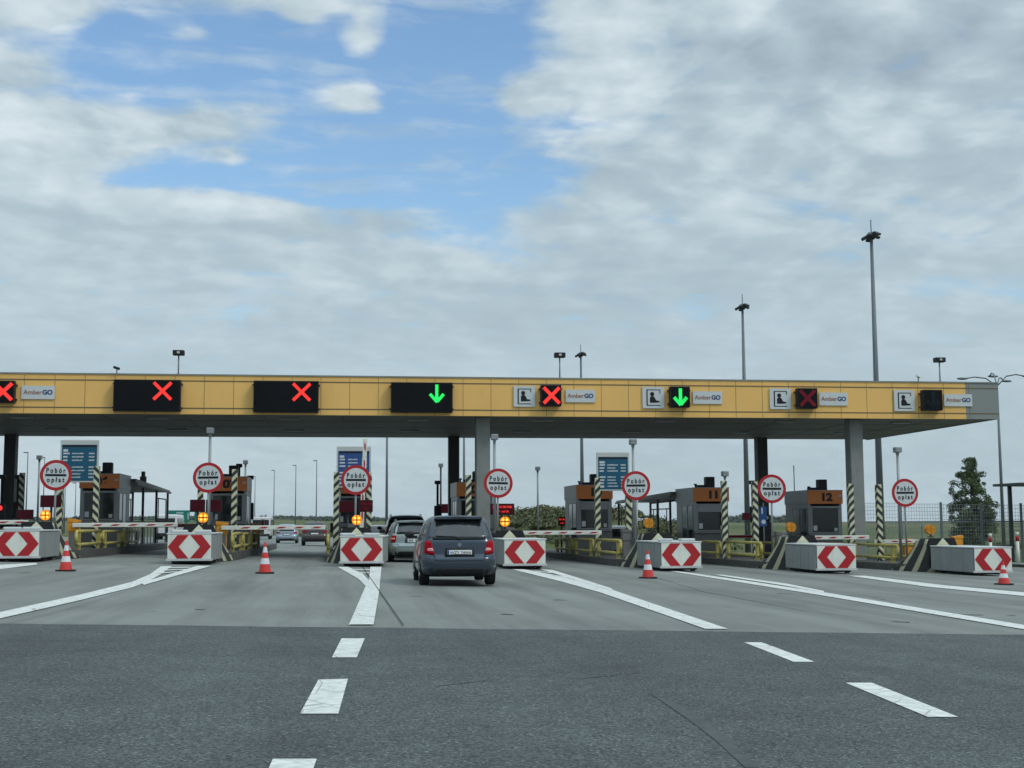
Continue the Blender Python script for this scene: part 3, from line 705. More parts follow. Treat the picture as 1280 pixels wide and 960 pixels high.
for k, (a, b) in BX.items(): chevron_box(k, a, b, 671, 704, {1: .012, 2: -.015, 3: -.085, 4: -.02, 5: .02, 6: -.01, 7: .015}.get(k, 0), 3.0)

def nose(k):
    x = XI(k); y0 = 43.35; zg = gz(x, y0)
    sec = [(0, .60, .50, .92), (.2, .68, .48, 1.16), (.6, .82, .45, 1.20), (1.1, .96, .42, 1.19), (1.5, 1.03, .38, 1.10), (1.85, 1.05, .34, .90), (2.15, 1.05, .32, .62), (2.35, 1.05, .32, .34)]
    mb = MB(); rows = []
    for y, bw, tw, hh in sec:
        y *= .86; bw *= .95; hh *= .96
        r = []
        prof = [(bw, 0), (bw * .93, .18), ((bw * .55 + tw * .45), hh * .45), (tw + (bw - tw) * .12, hh * .82), (tw, hh), (0, hh + .02)]
        pts = [(px, pz) for px, pz in prof]; pts = pts + [(-px, pz) for px, pz in reversed(pts[:-1])]
        rows.append([mb.bm.verts.new((px, y, pz)) for px, pz in pts])
    for a, b in zip(rows, rows[1:]):
        for i in range(len(a) - 1):
            f = mb.bm.faces.new((a[i], a[i + 1], b[i + 1], b[i])); f.smooth = True
    mb.bm.faces.new(rows[0]); mb.bm.faces.new(rows[-1][::-1])
    t = thing('island_nose', (x, y0, zg), f'rounded concrete nose with black and cream stripes, {ORD[k]}, {WHO[k]}', 'concrete nose', 'striped noses at the island fronts')
    b = mb.build('nose_body', 'nose', t)
    mb = MB(); mb.prism([(-.25, .90), (0, 1.17), (.25, .90)], -.06, -.012); mb.build('reflector_triangle', M['cream'], t)
    mb = MB(); mb.prism([(-.56, .86), (-.44, 1.17), (.44, 1.17), (.56, .86)], -.010, .10); mb.build('front_cap', 'black', t)
    return t
for k in range(1, 8): nose(k)

def beacon(k, u, v, lit):
    y = 43.75; p = P(u, v, y); x = p.x; zg = gz(x, y) + 1.19
    t = thing('warning_beacon', (x, y, zg), f'{"lit" if lit else "unlit"} round amber warning lamp on the striped nose, {ORD[k]}', 'warning lamp', 'amber lamps on the island noses')
    hz_ = p.z - zg; r = .152
    mb = MB(); mb.cyl((0, 0, 0), (0, 0, hz_ - r * .9), .035); mb.box(-.09, .09, -.09, .09, 0, .03); mb.build('stand', 'darksteel', t)
    mb = MB(); mb.prism([(r * 1.12 * math.cos(math.pi * i / 8 + .2), hz_ + r * 1.12 * math.sin(math.pi * i / 8 + .2)) for i in range(16)], -.03, .14); mb.build('housing', 'trim' if lit else 'amberoff', t)
    for q in range(4):
        mb = MB(); cx, cz = .012 * (1 if q in (0, 3) else -1), hz_ + .012 * (1 if q in (0, 1) else -1)
        sec = lambda rr, o: [(cx + o * math.cos(math.pi / 2 * q + math.pi / 4), cz + o * math.sin(math.pi / 2 * q + math.pi / 4))] + [(cx + rr * math.cos(math.pi / 2 * (q + i / 8)), cz + rr * math.sin(math.pi / 2 * (q + i / 8))) for i in range(9)]
        mb.mat(0).prism(sec(r * .98, 0), -.05, -.031)
        if lit: mb.mat(1).disc((cx + r * .45 * math.cos(math.pi / 2 * (q + .5)), cz + r * .45 * math.sin(math.pi / 2 * (q + .5))), r * .24, -.056, -.051, 14)
        mb.build('lens', ['amber', 'ambercore'] if lit else ['amberoff'], t)
for k, u, v, l in ((1, 57, 644, 1), (2, 254, 647, 1), (3, 446, 650, 1), (4, 631, 652, 1), (5, 811, 654, 0), (6, 989, 659, 0), (7, 1163, 662, 0)): beacon(k, u, v, l)

def toll_sign(k, u, v):
    y = 46.0; p = P(u, v, y); zg = gz(p.x, y) + .26; r = .515; hz_ = p.z - zg
    t = thing('toll_stop_sign', (p.x, y, zg), f'round red rimmed toll collection sign, {ORD[k]}, {WHO[k]}', 'road sign', 'round toll signs on the islands')
    t.rotation_euler = (0, R((.9, -1.2, .4, 1.4, -.7, .8, -1.0)[k - 1]) * .6, R((2, -3, 1, 4, -2, -4, 3)[k - 1]))
    mb = MB(); mb.cyl((.0, .05, 0), (.0, .05, hz_ + r * .8), .035, n=14); mb.build('post', 'galv', t)
    mb = MB(); mb.mat(0).disc((0, hz_), r, -.012, .004, 56); mb.mat(1).disc((0, hz_), r * .80, -.016, -.0125, 56); mb.mat(2).box(-r * .66, r * .66, -.021, -.0165, hz_ - .036, hz_ + .040)
    mb.mat(3).disc((0, hz_), r * .985, .0045, .010, 40)
    mb.build('disc', ['red', 'signwhite', 'black', 'galv'], t)
    text('P o b ó r', .215, 'black', t, (0, -.0185, hz_ + .150), bold=.007, font_scale=(.80, 1.08)); text('o p ł a t', .215, 'black', t, (0, -.0185, hz_ - .160), bold=.007, font_scale=(.84, 1.08))
for k, (u, v) in {1: (69, 594), 2: (261.5, 597), 3: (444.5, 600), 4: (621.5, 604), 5: (795.5, 607), 6: (964, 611), 7: (1132, 616)}.items(): toll_sign(k, u, v)

def tall_cam(u, v, y, label, m='galv', r=.055):
    p = P(u, v, y); zg = gz(p.x, y) + (.26 if y < 76 else 0); hz_ = p.z - zg
    t = thing('detector_post', (p.x, y, zg), label, 'camera post', 'tall posts with a grey detector box')
    mb = MB(); mb.cyl((0, 0, 0), (0, 0, hz_ - .1), r, r * .85, n=14); mb.box(-.11, .11, -.11, .11, 0, .02); mb.build('post', m, t)
    mb = MB(); mb.box(-.12, .12, -.16, .14, hz_ - .17, hz_ + .03, bev=.02); mb.box(-.05, .05, -.05, .05, hz_ - .25, hz_ - .168); mb.build('detector_box', 'galv', t)
    return t
tall_cam(263, 536, 46.6, 'tall grey detector post behind the second round sign from left')
tall_cam(618, 544, 46.6, 'tall grey detector post right of the front concrete column'); tall_cam(791, 550, 46.6, 'tall grey detector post beside the round sign below the green arrow')
tall_cam(1121.5, 560, 46.6, 'tall grey detector post behind the rightmost round sign')
tall_cam(49.5, 570, 66.5, 'tall grey detector post left of the leftmost round sign'); tall_cam(307, 576, 68, 'tall grey detector post right of the booth numbered 07')
tall_cam(551, 580, 70, 'slim dark detector post beyond the queuing cars', 'darksteel'); tall_cam(672, 584, 68, 'slim detector post before the green bank left of booth 10')
tall_cam(906, 590, 50.3, 'slim detector post above the striped post right of booth 11', r=.04)

def striped_post(k, u, lab, y=49.2, h_=2.95, mt='stripeR'):
    x = XU(u, y); t = mb = MB(); mb.box(-.10, .10, -.10, .10, 0, h_, bev=.012)
    o = mb.build('striped_post', mt, loc=(x, y, gz(x, y) + .262)); tag(o, lab, 'striped post', 'black and cream striped guard posts')
striped_post(0, 26, 'black and cream striped post nearest the left photo edge', 57, 2.95, 'stripeL')
striped_post(1, 74, 'striped post half hidden behind the leftmost round sign'); striped_post(1, 119.5, 'striped post before booth 06 below the teal price board', mt='stripeL')
striped_post(2, 250, 'striped post mostly hidden behind the second round sign', mt='stripeR'); striped_post(2, 292.5, 'striped post before the booth numbered 07')
striped_post(3, 420, 'striped post on the left under the blue price board', mt='stripeR'); striped_post(3, 461, 'striped post on the right under the blue price board', mt='stripeL')
striped_post(4, 585.5, 'striped post left of the front concrete column above the hatchback', mt='stripeR'); striped_post(5, 747, 'striped post before the booth numbered 10', mt='stripeR')
striped_post(5, 785.5, 'striped post right of booth 10 below the round sign', mt='stripeL'); striped_post(6, 905.5, 'striped post right of the booth numbered 11', mt='stripeR')
striped_post(6, 944, 'striped post left of the second round sign from right', mt='stripeL'); striped_post(7, 1064, 'striped post before the right concrete column', mt='stripeR')
striped_post(7, 1099, 'striped post before the tallest light mast', mt='stripeL')

def barrier(k, yy, x0, x1, up=False, red=False, lab='', flip=False):
    x = x0; zg = gz(x, yy) + .262
    t = thing('lane_barrier', (x, yy, zg), lab, 'barrier', 'lane barriers', math.pi if flip else 0)
    ht = .82
    mb = MB(); mb.mat(1).box(-.17, .17, -.14, .14, 0, .60, bev=.02); mb.mat(0).box(-.19, .19, -.16, .16, .60, .96, bev=.03); mb.prism([(-.21, .93), (.21, .93), (.21, 1.0), (-.21, 1.06)], -.18, .18)
    mb.build('cabinet', ['cabinet' if k in (0, 1, 2, 7) else 'booth', 'booth'], t)
    Ln = x1 - x0
    arm = MB(); arm.mat(0).box(-.30, Ln, -.03, .03, -.075, .075, bev=.014)
    col = 1
    if red: arm.mat(1).box(-.1, Ln - .05, -.034, .034, -.05, .05)
    else:
        n = 5
        for i in range(n):
            c = .55 + (Ln - .85) * i / (n - 1)
            arm.mat(1).prism([(c - .19, -.030), (c - .06, .026), (c + .19, .026), (c + .06, -.030)], -.034, .034)
    o = arm.build('boom', ['white', 'red'], t); o.location = (.28, -.22, ht)
    if up:
        o.rotation_euler = (0, -R(88), 0); o.location = (.28, -.22, ht)
    mb = MB(); mb.cyl((.28, -.20, ht), (.28, -.15, ht), .09, n=16); mb.build('hub', 'darksteel', t)
YB = 48.3
barrier(0, YB, XI(0) + .4, XU(27, YB), lab='white barrier boom entering from the left photo edge')
barrier(1, YB, XU(93, YB), XU(213, YB), lab='lowered white barrier boom between the two leftmost islands')
barrier(2, YB, XU(278, YB), XU(397, YB), lab='lowered white barrier boom across the lane with two cars beyond')
barrier(3, YB, XU(442, YB), XU(442, YB) + 3.3, up=True, lab='raised white barrier boom behind the round sign left of the queue')
barrier(4, YB, XU(636, YB), XU(741, YB), lab='lowered white barrier boom left of booth 10')
barrier(5, YB, XU(783, YB), XU(783, YB) + 2.3, up=True, lab='raised white barrier boom near the booth numbered 11')
barrier(6, YB, XU(975, YB), XU(1074, YB), lab='lowered white barrier boom before the booth numbered 12')
barrier(7, 52, XU(1195, 52), XU(1195, 52) + 3.2, lab='thin white barrier boom left of the orange cabinet at right', flip=True)
barrier(1, 58.5, XI(1) - 0.6, XI(2) - 1.1, red=True, lab='rear red barrier boom left of booth 07')
barrier(4, 58.5, XI(4) + .9, XI(5) - 1.1, red=True, lab='rear red barrier boom before the green bank')
barrier(6, 58.5, XI(6) + .9, XI(7) - 1.1, red=True, lab='rear red barrier boom between booths 11 and 12')
barrier(2, 58.5, XI(2) + .9, XI(2) + 1.3, red=True, up=True, lab='rear raised red barrier boom right of booth 07')

def rail(k, side, y0, y1, lab):
    x = XI(k) + side * .93; t0 = y0
    t = thing('guard_rail', (x, y0, gz(x, y0) + .262), lab, 'guard rail', 'yellow pipe rails along the islands')
    Ln = y1 - y0; sl = -.005 if y0 > 45 else 0
    mb = MB(); r = .052
    mb.path([(0, .12, .18), (0, 0, .24), (0, 0, .56), (0, .12, .62)], r); mb.path([(0, .12, .62), (0, Ln - .12, .62 + sl * Ln)], r); mb.path([(0, Ln - .12, .62 + sl * Ln), (0, Ln, .56), (0, Ln, .24), (0, Ln - .12, .18)], r)
    mb.build('pipe_loop', 'pipe', t)
    mb = MB(); mb.path([(0, .12, .18), (0, Ln - .12, .18)], r); mb.build('lower_pipe', 'pipe', t)
    for yy in (.45, Ln - .45):
        mb = MB(); mb.box(-.05, .05, yy - .07, yy + .07, -.0, .57); mb.build('post', 'pipe', t)
for k in range(0, 8):
    who = ORD[k] if k else 'left edge'
    for side, sw_ in ((-1, 'left'), (1, 'right')):
        if k == 0 and side < 0: continue
        vis_side = 1 if k <= 3 else -1
        segs = [(44.9, 49.3), (49.9, 53.9), (54.5, 58.6)] if side == vis_side else [(46.2, 51.0)]
        for i, (a, b) in enumerate(segs):
            rail(k, side, a, b, f'{["front", "middle", "rear"][i]} yellow pipe rail on the {sw_} side of the {who} island')

def booth(k, num, skip_num=False):
    x = XI(k); y = 54.3; zg = gz(x, y) + .262; w = .74; Ln = 2.9; H = 2.86
    t = thing('toll_booth', (x, y, zg), f'grey toll booth with orange header numbered {num}', 'toll booth', 'numbered toll booths on the islands')
    hb = H - .56
    mb = MB(); mb.mat(0).box(-w, w, .0, Ln, 0, 1.0); mb.mat(1).box(-w + .003, -w + .10, .003, Ln, 1.0, hb); mb.box(w - .10, w - .003, .003, Ln, 1.0, hb); mb.box(-w + .101, w - .101, Ln - .06, Ln - .003, 1.0, hb)
    mb.mat(0).box(-w + .101, w - .101, .003, .06, 1.0, 1.06); mb.build('wall', ['booth', 'boothside'], t)
    mb = MB(); mb.mat(0).box(-w + .10, w - .10, .02, .04, 1.06, 2.18); g1 = mb.build('window', 'glass', t)
    mb = MB(); a = .045
    mb.box(-w + .10, w - .10, -.004, .06, 1.05, 1.05 + a); mb.box(-w + .10, w - .10, -.004, .06, 2.17 - a, 2.20); mb.box(-w + .101, -w + .17, -.005, .06, 1.1, 2.12); mb.box(w - .17, w - .101, -.005, .06, 1.1, 2.12)
    if k in (6, 5): mb.box(-w + .18, w - .18, -.006, .055, 1.86, 2.12)
    mb.build('frame', 'boothside', g1)
    for s in (-1, 1):
        mb = MB(); xa, xb = (-w - .006, -w + .002) if s < 0 else (w - .002, w + .006)
        mb.box(xa, xb, .25, .95, 1.05, 2.1); mb.box(xa, xb, 1.15, 1.9, .25, 2.1); mb.build('side_window', 'glassblue', t)
        mb = MB(); xa, xb = (-w - .014, -w - .002) if s < 0 else (w + .002, w + .014)
        for yy in (.20, .97, 1.10, 1.92): mb.box(xa, xb, yy, yy + .04, .2, 2.15)
        mb.build('side_frame', 'boothside', t)
    mb = MB(); mb.mat(0).box(-w - .03, w + .03, -.06, .0, hb, H); mb.mat(1).box(-w - .03, w + .03, .004, Ln + .03, hb, H); mb.mat(1).box(-w - .045, w + .045, -.075, Ln + .05, H, H + .03); hd = mb.build('header', ['orange', 'boothside'], t)
    text(num, .40, 'black', t, (.09, -.066, (hb + H) / 2 - .01), bold=.022, font_scale=(1.3, 1.1))
    mb = MB(); mb.box(-w + .20, -w + .20 + .16, -.012, -.0065, 1.16, 1.38); mb.build('notice', 'signwhite', t)
    mb = MB(); mb.box(w - .36, w - .22, -.014, -.0065, 1.14, 1.28); mb.build('notice', 'frame', t)
    mb = MB(); mb.box(-w - .16, -w - .02, .30, .62, .72, 1.12, bev=.02); mb.build('card_terminal', 'trim', t)
    mb = MB(); mb.box(-w + .02, w - .02, -.10, .0, .98, 1.015); mb.build('sill', 'boothside', t)
    mb = MB(); mb.mat(0).box(.60, .72, -.066, -.061, H - .26, H - .19); mb.build('status_lamp', 'inkgrey', t)
    mb = MB(); mb.box(-.02, .36, .6, 1.0, H + .035, H + .50, bev=.03); mb.box(-.42, -.03, .5, 1.0, H + .035, H + .15, bev=.02); mb.build('roof_unit', 'trim', t)
    mb = MB(); mb.cyl((-.58, .3, H + .03), (-.58, .3, H + .15), .035); mb.cyl((-.58, .3, H + .13), (-.58, .3, H + .19), .07); mb.build('roof_vent', 'trim', t)
    return t
for k, n in ((1, '06'), (2, '07'), (3, '08'), (4, '09'), (5, '10'), (6, '11'), (7, '12')): booth(k, n)
mb = MB(); mb.cyl((0, 0, 0), (0, 0, 1.25), .02); tag(mb.build('roof_aerial', 'darksteel', loc=(XU(994, 57), 57, gz(20.4, 57) + .262 + 2.82)), 'thin upright aerial on the roof of booth 12', 'aerial')

def board(k, u0, v0, u1, v1, m, lab):
    y = 49.9; x0, x1, z0, z1 = rectP(u0, v0, u1, v1, y); w = (x1 - x0) / 2; hh = z1 - z0; xc = (x0 + x1) / 2; zg = gz(xc, y) + .262; zb = z0 - zg
    t = thing('price_board', (xc, y, zg), lab, 'price board', 'price boards above the islands')
    for s in (-1, 1):
        mb = MB(); mb.cyl((s * (w - .12), .10, 0), (s * (w - .12), .10, zb + hh - .05), .04); mb.build('post', 'galv', t)
    mb = MB(); mb.box(-w, w, -.02, .05, zb, zb + hh, bev=.01); mb.build('frame', 'frame', t)
    mb = MB(); top = zb + hh - .17; mb.box(-w + .06, w - .06, -.026, -.021, zb + .06, top); mb.build('face', m, t)
    mb = MB(); mb.box(-w + .08, w - .08, -.031, -.0265, top - .085, top - .02); mb.build('title_strip', 'black', t)
    rnd = random.Random(k); rows = 9; zz = top - .17; st = (zz - zb - .09) / rows
    for i in range(rows):
        z = zz - st * i
        if i == 4: continue
        mb = MB(); hh_ = .056 if i % 4 else .085
        mb.box(-w + .11, -w + .13 + rnd.uniform(.13, .22), -.030, -.0265, z - hh_, z)
        if i: 
            q = -w + .42; e_ = q + rnd.uniform(.28, .42)
            while q < e_: mb.box(q, q + .034, -.030, -.0265, z - .050, z - rnd.choice((0, .012))); q += .046
            q = w - .34
            for _ in range(4): mb.box(q, q + .038, -.030, -.0265, z - .052, z); q += .050
        mb.build('price_row', 'signwhite', t)
    mb = MB(); mb.box(w - .32, w - .08, -.024, -.0205, top + .06, top + .09); mb.build('small_print', 'inkgrey', t)
board(1, 76, 550, 122.5, 603, 'blue', 'teal price board with white rows above the leftmost islands'); board(3, 421, 558, 463.5, 609.5, 'blue2', 'deep blue price board behind the round sign left of the queue')
board(5, 745.5, 565.5, 787, 613.5, 'blue', 'teal price board with white rows above booth 10')

def led_panel(u0, v0, u1, v1, y, lit, lab, post=True):
    x0, x1, z0, z1 = rectP(u0, v0, u1, v1, y); w = (x1 - x0) / 2; hh = z1 - z0; xc = (x0 + x1) / 2; zg = gz(xc, y) + .262
    t = thing('message_panel', (xc, y, zg), lab, 'message panel', 'small led message panels')
    mb = MB(); mb.box(-w, w, 0, .12, z0 - zg, z1 - zg, bev=.01); mb.build('housing', 'trim', t)
    mb = MB(); mb.box(-w + .025, w - .025, -.004, .0, z0 - zg + .02, z1 - zg - .02); mb.build('display', 'panel_red', t)
    if post: mb = MB(); mb.cyl((0, .16, 0), (0, .16, z0 - zg + .2), .04); mb.build('post', 'darksteel', t)
    if lit:
        rnd = random.Random(int(u0)); mb = MB(); zc = [(z0 + (z1 - z0) * f) - zg for f in (.70, .30)]
        for q, z in enumerate(zc):
            a = -w * (.80 if q == 0 else .5); b = -a; x = a
            while x < b:
                if rnd.random() > .14:
                    for dz in (-.03, -.01, .01, .03):
                        if rnd.random() > .35: mb.box(x, x + .018, -.008, -.0045, z + dz - .008, z + dz + .008)
                x += .028
        mb.build('led_text', 'led_red' if lit > 1 else 'led_reddim', t)
    return t
led_panel(50.5, 619, 76, 634, 47.4, 0, 'dark red message panel below the leftmost round sign')
led_panel(20.5, 637, 41, 649, 50, 0, 'black message panel left of the leftmost lit amber lamp')
led_panel(237.5, 624.5, 256, 640, 47.4, 0, 'left dark red message panel above the second amber lamp'); led_panel(257.5, 624.5, 277, 640, 47.6, 0, 'right dark red message panel above the second amber lamp')
led_panel(424, 626, 446, 640.5, 48, 0, 'dark message panel left of the third amber lamp'); led_panel(448, 625, 466, 640, 47.3, 1, 'dimly lit red message panel right of the third amber lamp')
led_panel(613, 629.5, 643, 643.5, 47.3, 2, 'message panel with bright red text below the middle round sign')
led_panel(546, 630, 560, 641.5, 70, 0, 'small dark panel on the slim post beyond the queue', False); led_panel(698, 646, 707, 657, 60, 2, 'small red lit panel left of booth 10')
led_panel(928, 641, 941, 650, 70, 0, 'small dark panel beside the second mast from right')
def lane_light(u, vt, y, lit, lab, vb=None):
    p = P(u, vt, y); zg = gz(p.x, y) + .262; hz_ = p.z - zg
    t = thing('exit_signal', (p.x, y, zg), lab, 'traffic light', 'exit traffic lights on black posts')
    mb = MB(); mb.cyl((0, 0, 0), (0, 0, hz_), .055, n=12); mb.build('post', 'black', t)
    zc = hz_ - 1.35
    mb = MB(); mb.box(-.17, .17, -.22, -.06, zc - .42, zc + .30, bev=.03); mb.box(-.14, .14, -.10, .10, hz_ - .05, hz_ + .12, bev=.03); mb.build('signal_head', 'black', t)
    mb = MB(); mb.disc((0, zc + .12), .10, -.235, -.221, 20); mb.build('lens', 'led_red' if lit else 'panel_red', t)
lane_light(3, 597, 56, 1, 'black post with a glowing red light at the left photo edge'); lane_light(23, 597, 60, 0, 'black post beside the dark column at far left')
lane_light(313, 598, 58, 0, 'black post with a camera arm right of booth 07'); lane_light(547, 604, 62, 0, 'black post beyond the silver queuing car'); lane_light(940, 604, 58, 0, 'black post left of the second striped post from booth 12')
lane_light(299, 583, 61, 0, 'black post rising behind booth 07')

# shelters behind booths
def shelter(k, lab):
    x = XI(k); y = 57.4; zg = gz(x, y) + .262; t = thing('walkway_shelter', (x, y, zg), lab, 'shelter', 'walkway shelters behind the booths')
    mb = MB(); mb.prism([(0, 2.66), (11.6, 2.50), (11.6, 2.60), (0, 2.80)], -.95, .95, 'x'); mb.build('roof', M['booth'], t)
    mb = MB(); mb.prism([(-.05, 2.55), (11.7, 2.43), (11.7, 2.52), (-.05, 2.64)], -1.0, -.955, 'x'); mb.prism([(-.05, 2.55), (11.7, 2.43), (11.7, 2.52), (-.05, 2.64)], .955, 1.0, 'x'); mb.build('roof_edge', 'darksteel', t)
    for yy in (2.8, 7.2, 11.4):
        for s in (-1, 1):
            mb = MB(); mb.box(s * .86 - .05, s * .86 + .05, yy - .05, yy + .05, 0, 2.5); mb.build('post', 'darksteel', t)
    mb = MB()
    for s in (-1, 1):
        mb.box(s * .86 - .02, s * .86 + .02, 7.3, 11.3, 2.1, 2.16)
        mb.box(s * .86 - .02, s * .86 + .02, 7.9, 7.95, .0, 2.1); mb.box(s * .86 - .02, s * .86 + .02, 10.7, 10.75, .0, 2.1)
    mb.build('side_frame', 'darksteel', t)
shelter(1, 'dark framed walkway shelter behind booth 06'); shelter(6, 'rusty edged walkway shelter behind booth 11')
x = XU(180, 66); mb = MB(); mb.cyl((0, 0, 0), (0, 0, .35), .05); mb.box(-.15, .15, -.1, .1, .33, .62, bev=.04); mb.box(-.09, .09, -.08, .08, .62, .85, bev=.03)
tag(mb.build('siren_unit', 'black', loc=(x, 65.4, gz(x, 65.4) + .262 + 2.62)), 'black siren unit on the shelter roof behind booth 06', 'siren')
t = thing('slatted_gate', (XU(176, 56), 56, gz(-8, 56) + .262), 'grey slatted metal gate on the leftmost island beside booth 06', 'gate')
mb = MB()
for i in range(9): mb.box(-.50 + i * .125, -.50 + i * .125 + .06, -.01, .01, .12, .98)
mb.build('slats', 'boxlight', t); mb = MB(); mb.box(-.56, .58, -.03, .03, .98, 1.04); mb.box(-.56, .58, -.03, .03, .04, .11); mb.build('frame', 'galv', t)
# blue upright signs near the right rear column
t = thing('blue_information_sign', (XU(950, 52), 52, gz(16, 52) + .262), 'small upright blue sign under the second round sign from right', 'sign')
mb = MB(); 
for s in (-1, 1): mb.cyl((s * .16, .03, 0), (s * .16, .03, 2.2), .025)
mb.build('post', 'galv', t)
mb = MB(); mb.box(-.02, .28, -.02, .02, 1.25, 2.05); mb.build('face', 'blue2', t); mb = MB(); mb.box(.06, .12, -.026, -.021, 1.75, 2.0); mb.disc((.14, 1.43), .09, -.026, -.021, 18); mb.build('symbol', 'signwhite', t)
mb = MB(); mb.box(-.32, -.04, -.02, .02, 1.2, 1.9); mb.build('side_panel', 'galv', t)

x = XU(957, 53.2); t = thing('payment_machine', (x, 53.2, gz(x, 53.2) + .262), 'black payment machine on the island beneath the second round sign from right', 'machine')
mb = MB(); mb.box(-.24, .24, -.2, .2, 0, 1.45, bev=.04); mb.build('cabinet', 'trim', t); mb = MB(); mb.ball((0, -.05, 1.62), .21, (1, .7, 1)); mb.build('round_head', 'trim', t); mb = MB(); mb.disc((0, 1.64), .07, -.225, -.20, 16); mb.build('lens', 'galv', t)
# ------------------------------------------------------------------ vehicles
BASE = [(.20, .30, 3.70, .70, .22), (.26, .10, 3.88, .77, .26), (.34, .035, 3.95, .805, .28), (.46, .015, 3.99, .82, .28), (.56, .02, 4.0, .825, .27), (.61, .045, 3.99, .825, .26),
        (.66, .10, 3.96, .822, .25), (.76, .115, 3.88, .815, .24), (.86, .125, 3.70, .805, .23), (.93, .14, 3.35, .795, .22), (.985, .165, 2.98, .775, .21), (1.03, .20, 2.84, .755, .20),
        (1.14, .275, 2.62, .725, .18), (1.27, .365, 2.38, .685, .17), (1.37, .44, 2.16, .645, .17), (1.43, .50, 1.98, .60, .2), (1.47, .60, 1.80, .53, .24), (1.49, .80, 1.55, .40, .28), (1.50, 1.05, 1.30, .15, .1)]
def make_car(name, label, cat, loc, rotz, paint, L=3.99, Wd=1.65, H=1.50, slope=1.0, belt=1.0, lamps='hatch', plate_text=None, lowtrim=True, group='cars in and beyond the toll lanes', simple=False, lift=0.0, rails=False):
    def zm(z): return lift + (z * belt if z <= 1.0 else belt + (z - 1.0) / .5 * (H - lift - belt))
    kx = Wd / 1.65; ky = L / 4.0
    rows = []
    for z, yr, yf, hw, r in BASE:
        yrr = yr if z <= .99 else .165 + (yr - .165) * slope
        rows.append((zm(z), yrr, yf * ky, hw * kx, r))
    # smooth interpolation between rows
    def cr4(p0, p1, p2, p3, t): return .5 * ((2 * p1) + (-p0 + p2) * t + (2 * p0 - 5 * p1 + 4 * p2 - p3) * t * t + (-p0 + 3 * p1 - 3 * p2 + p3) * t ** 3)
    dense = []
    sub = 1 if simple else 3
    for i in range(len(rows) - 1):
        a = rows[max(0, i - 1)]; b = rows[i]; c = rows[i + 1]; d = rows[min(len(rows) - 1, i + 2)]
        for s in range(sub):
            t = s / sub; q = [cr4(a[j], b[j], c[j], d[j], t) for j in range(5)]
            q[0] = b[0] + (c[0] - b[0]) * t; dense.append(q)
    dense.append(list(rows[-1]))
    bm = bmesh.new(); rings = []
    for z, yr, yf, hw, r in dense:
        r = max(.02, min(r, hw * .9)); half = []
        na = 7
        for i in range(4): half.append(((hw - r) * i / 4, yr + .0))
        for i in range(na + 1):
            an = math.pi / 2 * i / na; half.append((hw - r + r * math.sin(an), yr + r * 1.1 * (1 - math.cos(an))))
        y0, y1 = yr + r * 1.1, yf - r * 1.6
        for i in range(1, 8): half.append((hw, y0 + (y1 - y0) * i / 8))
        for i in range(na + 1):
            an = math.pi / 2 * i / na; half.append((hw - r + r * math.cos(an), yf - r * 1.6 * (1 - math.sin(an))))
        for i in range(1, 4): half.append(((hw - r) * (1 - i / 4), yf))
        mid = (yr + yf) / 2; hl = (yf - yr) / 2
        def sh(p):
            x, y = p; u = (y - mid) / hl
            return (x * (1 - .045 * abs(u) ** 3), y + (.05 * (x / hw) ** 2 if y < mid else -.10 * (x / hw) ** 2) * (0 if y0 <= y <= y1 else 1))
        half = [sh(p) for p in half]
        pts = half + [(0, yf)] + [(-x, y) for x, y in reversed(half[1:])]
        rings.append([bm.verts.new((x, y, z)) for x, y in pts])
    n = len(rings[0])
    for a, b in zip(rings, rings[1:]):
        for i in range(n):
            f = bm.faces.new((a[i], a[(i + 1) % n], b[(i + 1) % n], b[i])); f.smooth = True
    f = bm.faces.new(rings[-1]); f.smooth = True; bm.faces.new(rings[0][::-1])
    bmesh.ops.recalc_face_normals(bm, faces=bm.faces)
    bvh = BVHTree.FromBMesh(bm)
    t = thing(name, loc, label, cat, group, rotz)
    me = bpy.data.meshes.new('body'); bm.to_mesh(me); bm.free(); me.materials.append(M[paint]); o = bpy.data.objects.new('body', me); COL.objects.link(o); o.parent = t
    def patch(nm, corners, m, off=.006, d=(0, 1, 0), nu=10, nv=6, parent=None, rnd=0.0):
        """a panel laid on the body: corners bl, br, tr, tl in (x,z) from behind, or (y,z) from a side"""
        d = Vector(d); b2 = bmesh.new(); g = []
        for j in range(nv + 1):
            row = []
            for i in range(nu + 1):
                s, q = i / nu, j / nv
                if rnd: # round the corners of the patch
                    ss, qq = 2 * s - 1, 2 * q - 1; s = .5 + .5 * ss * math.sqrt(1 - rnd * qq * qq * .5); q = .5 + .5 * qq * math.sqrt(1 - rnd * ss * ss * .5)
                a = Vector(corners[0]).lerp(Vector(corners[1]), s); b = Vector(corners[3]).lerp(Vector(corners[2]), s); c = a.lerp(b, q)
                if abs(d.y) > .5: org = Vector((c.x, -3, c.y))
                else: org = Vector((-3 * d.x, c.x, c.y))
                hit, nrm, _, _ = bvh.ray_cast(org, d)
                if hit is None: hit = org + d * (3.2 if abs(d.y) > .5 else 3 - Wd / 2 + .2); nrm = -d
                row.append(b2.verts.new(hit + nrm * off))
            g.append(row)
        for j in range(nv):
            for i in range(nu):
                f = b2.faces.new((g[j][i], g[j][i + 1], g[j + 1][i + 1], g[j + 1][i])); f.smooth = True
        bmesh.ops.recalc_face_normals(b2, faces=b2.faces)
        # sides going into the body so that the panel has thickness
        be = [e for e in b2.edges if e.is_boundary]; ex = bmesh.ops.extrude_edge_only(b2, edges=be)
        for v in [v for v in ex['geom'] if isinstance(v, bmesh.types.BMVert)]: v.co += d * (off + .012)
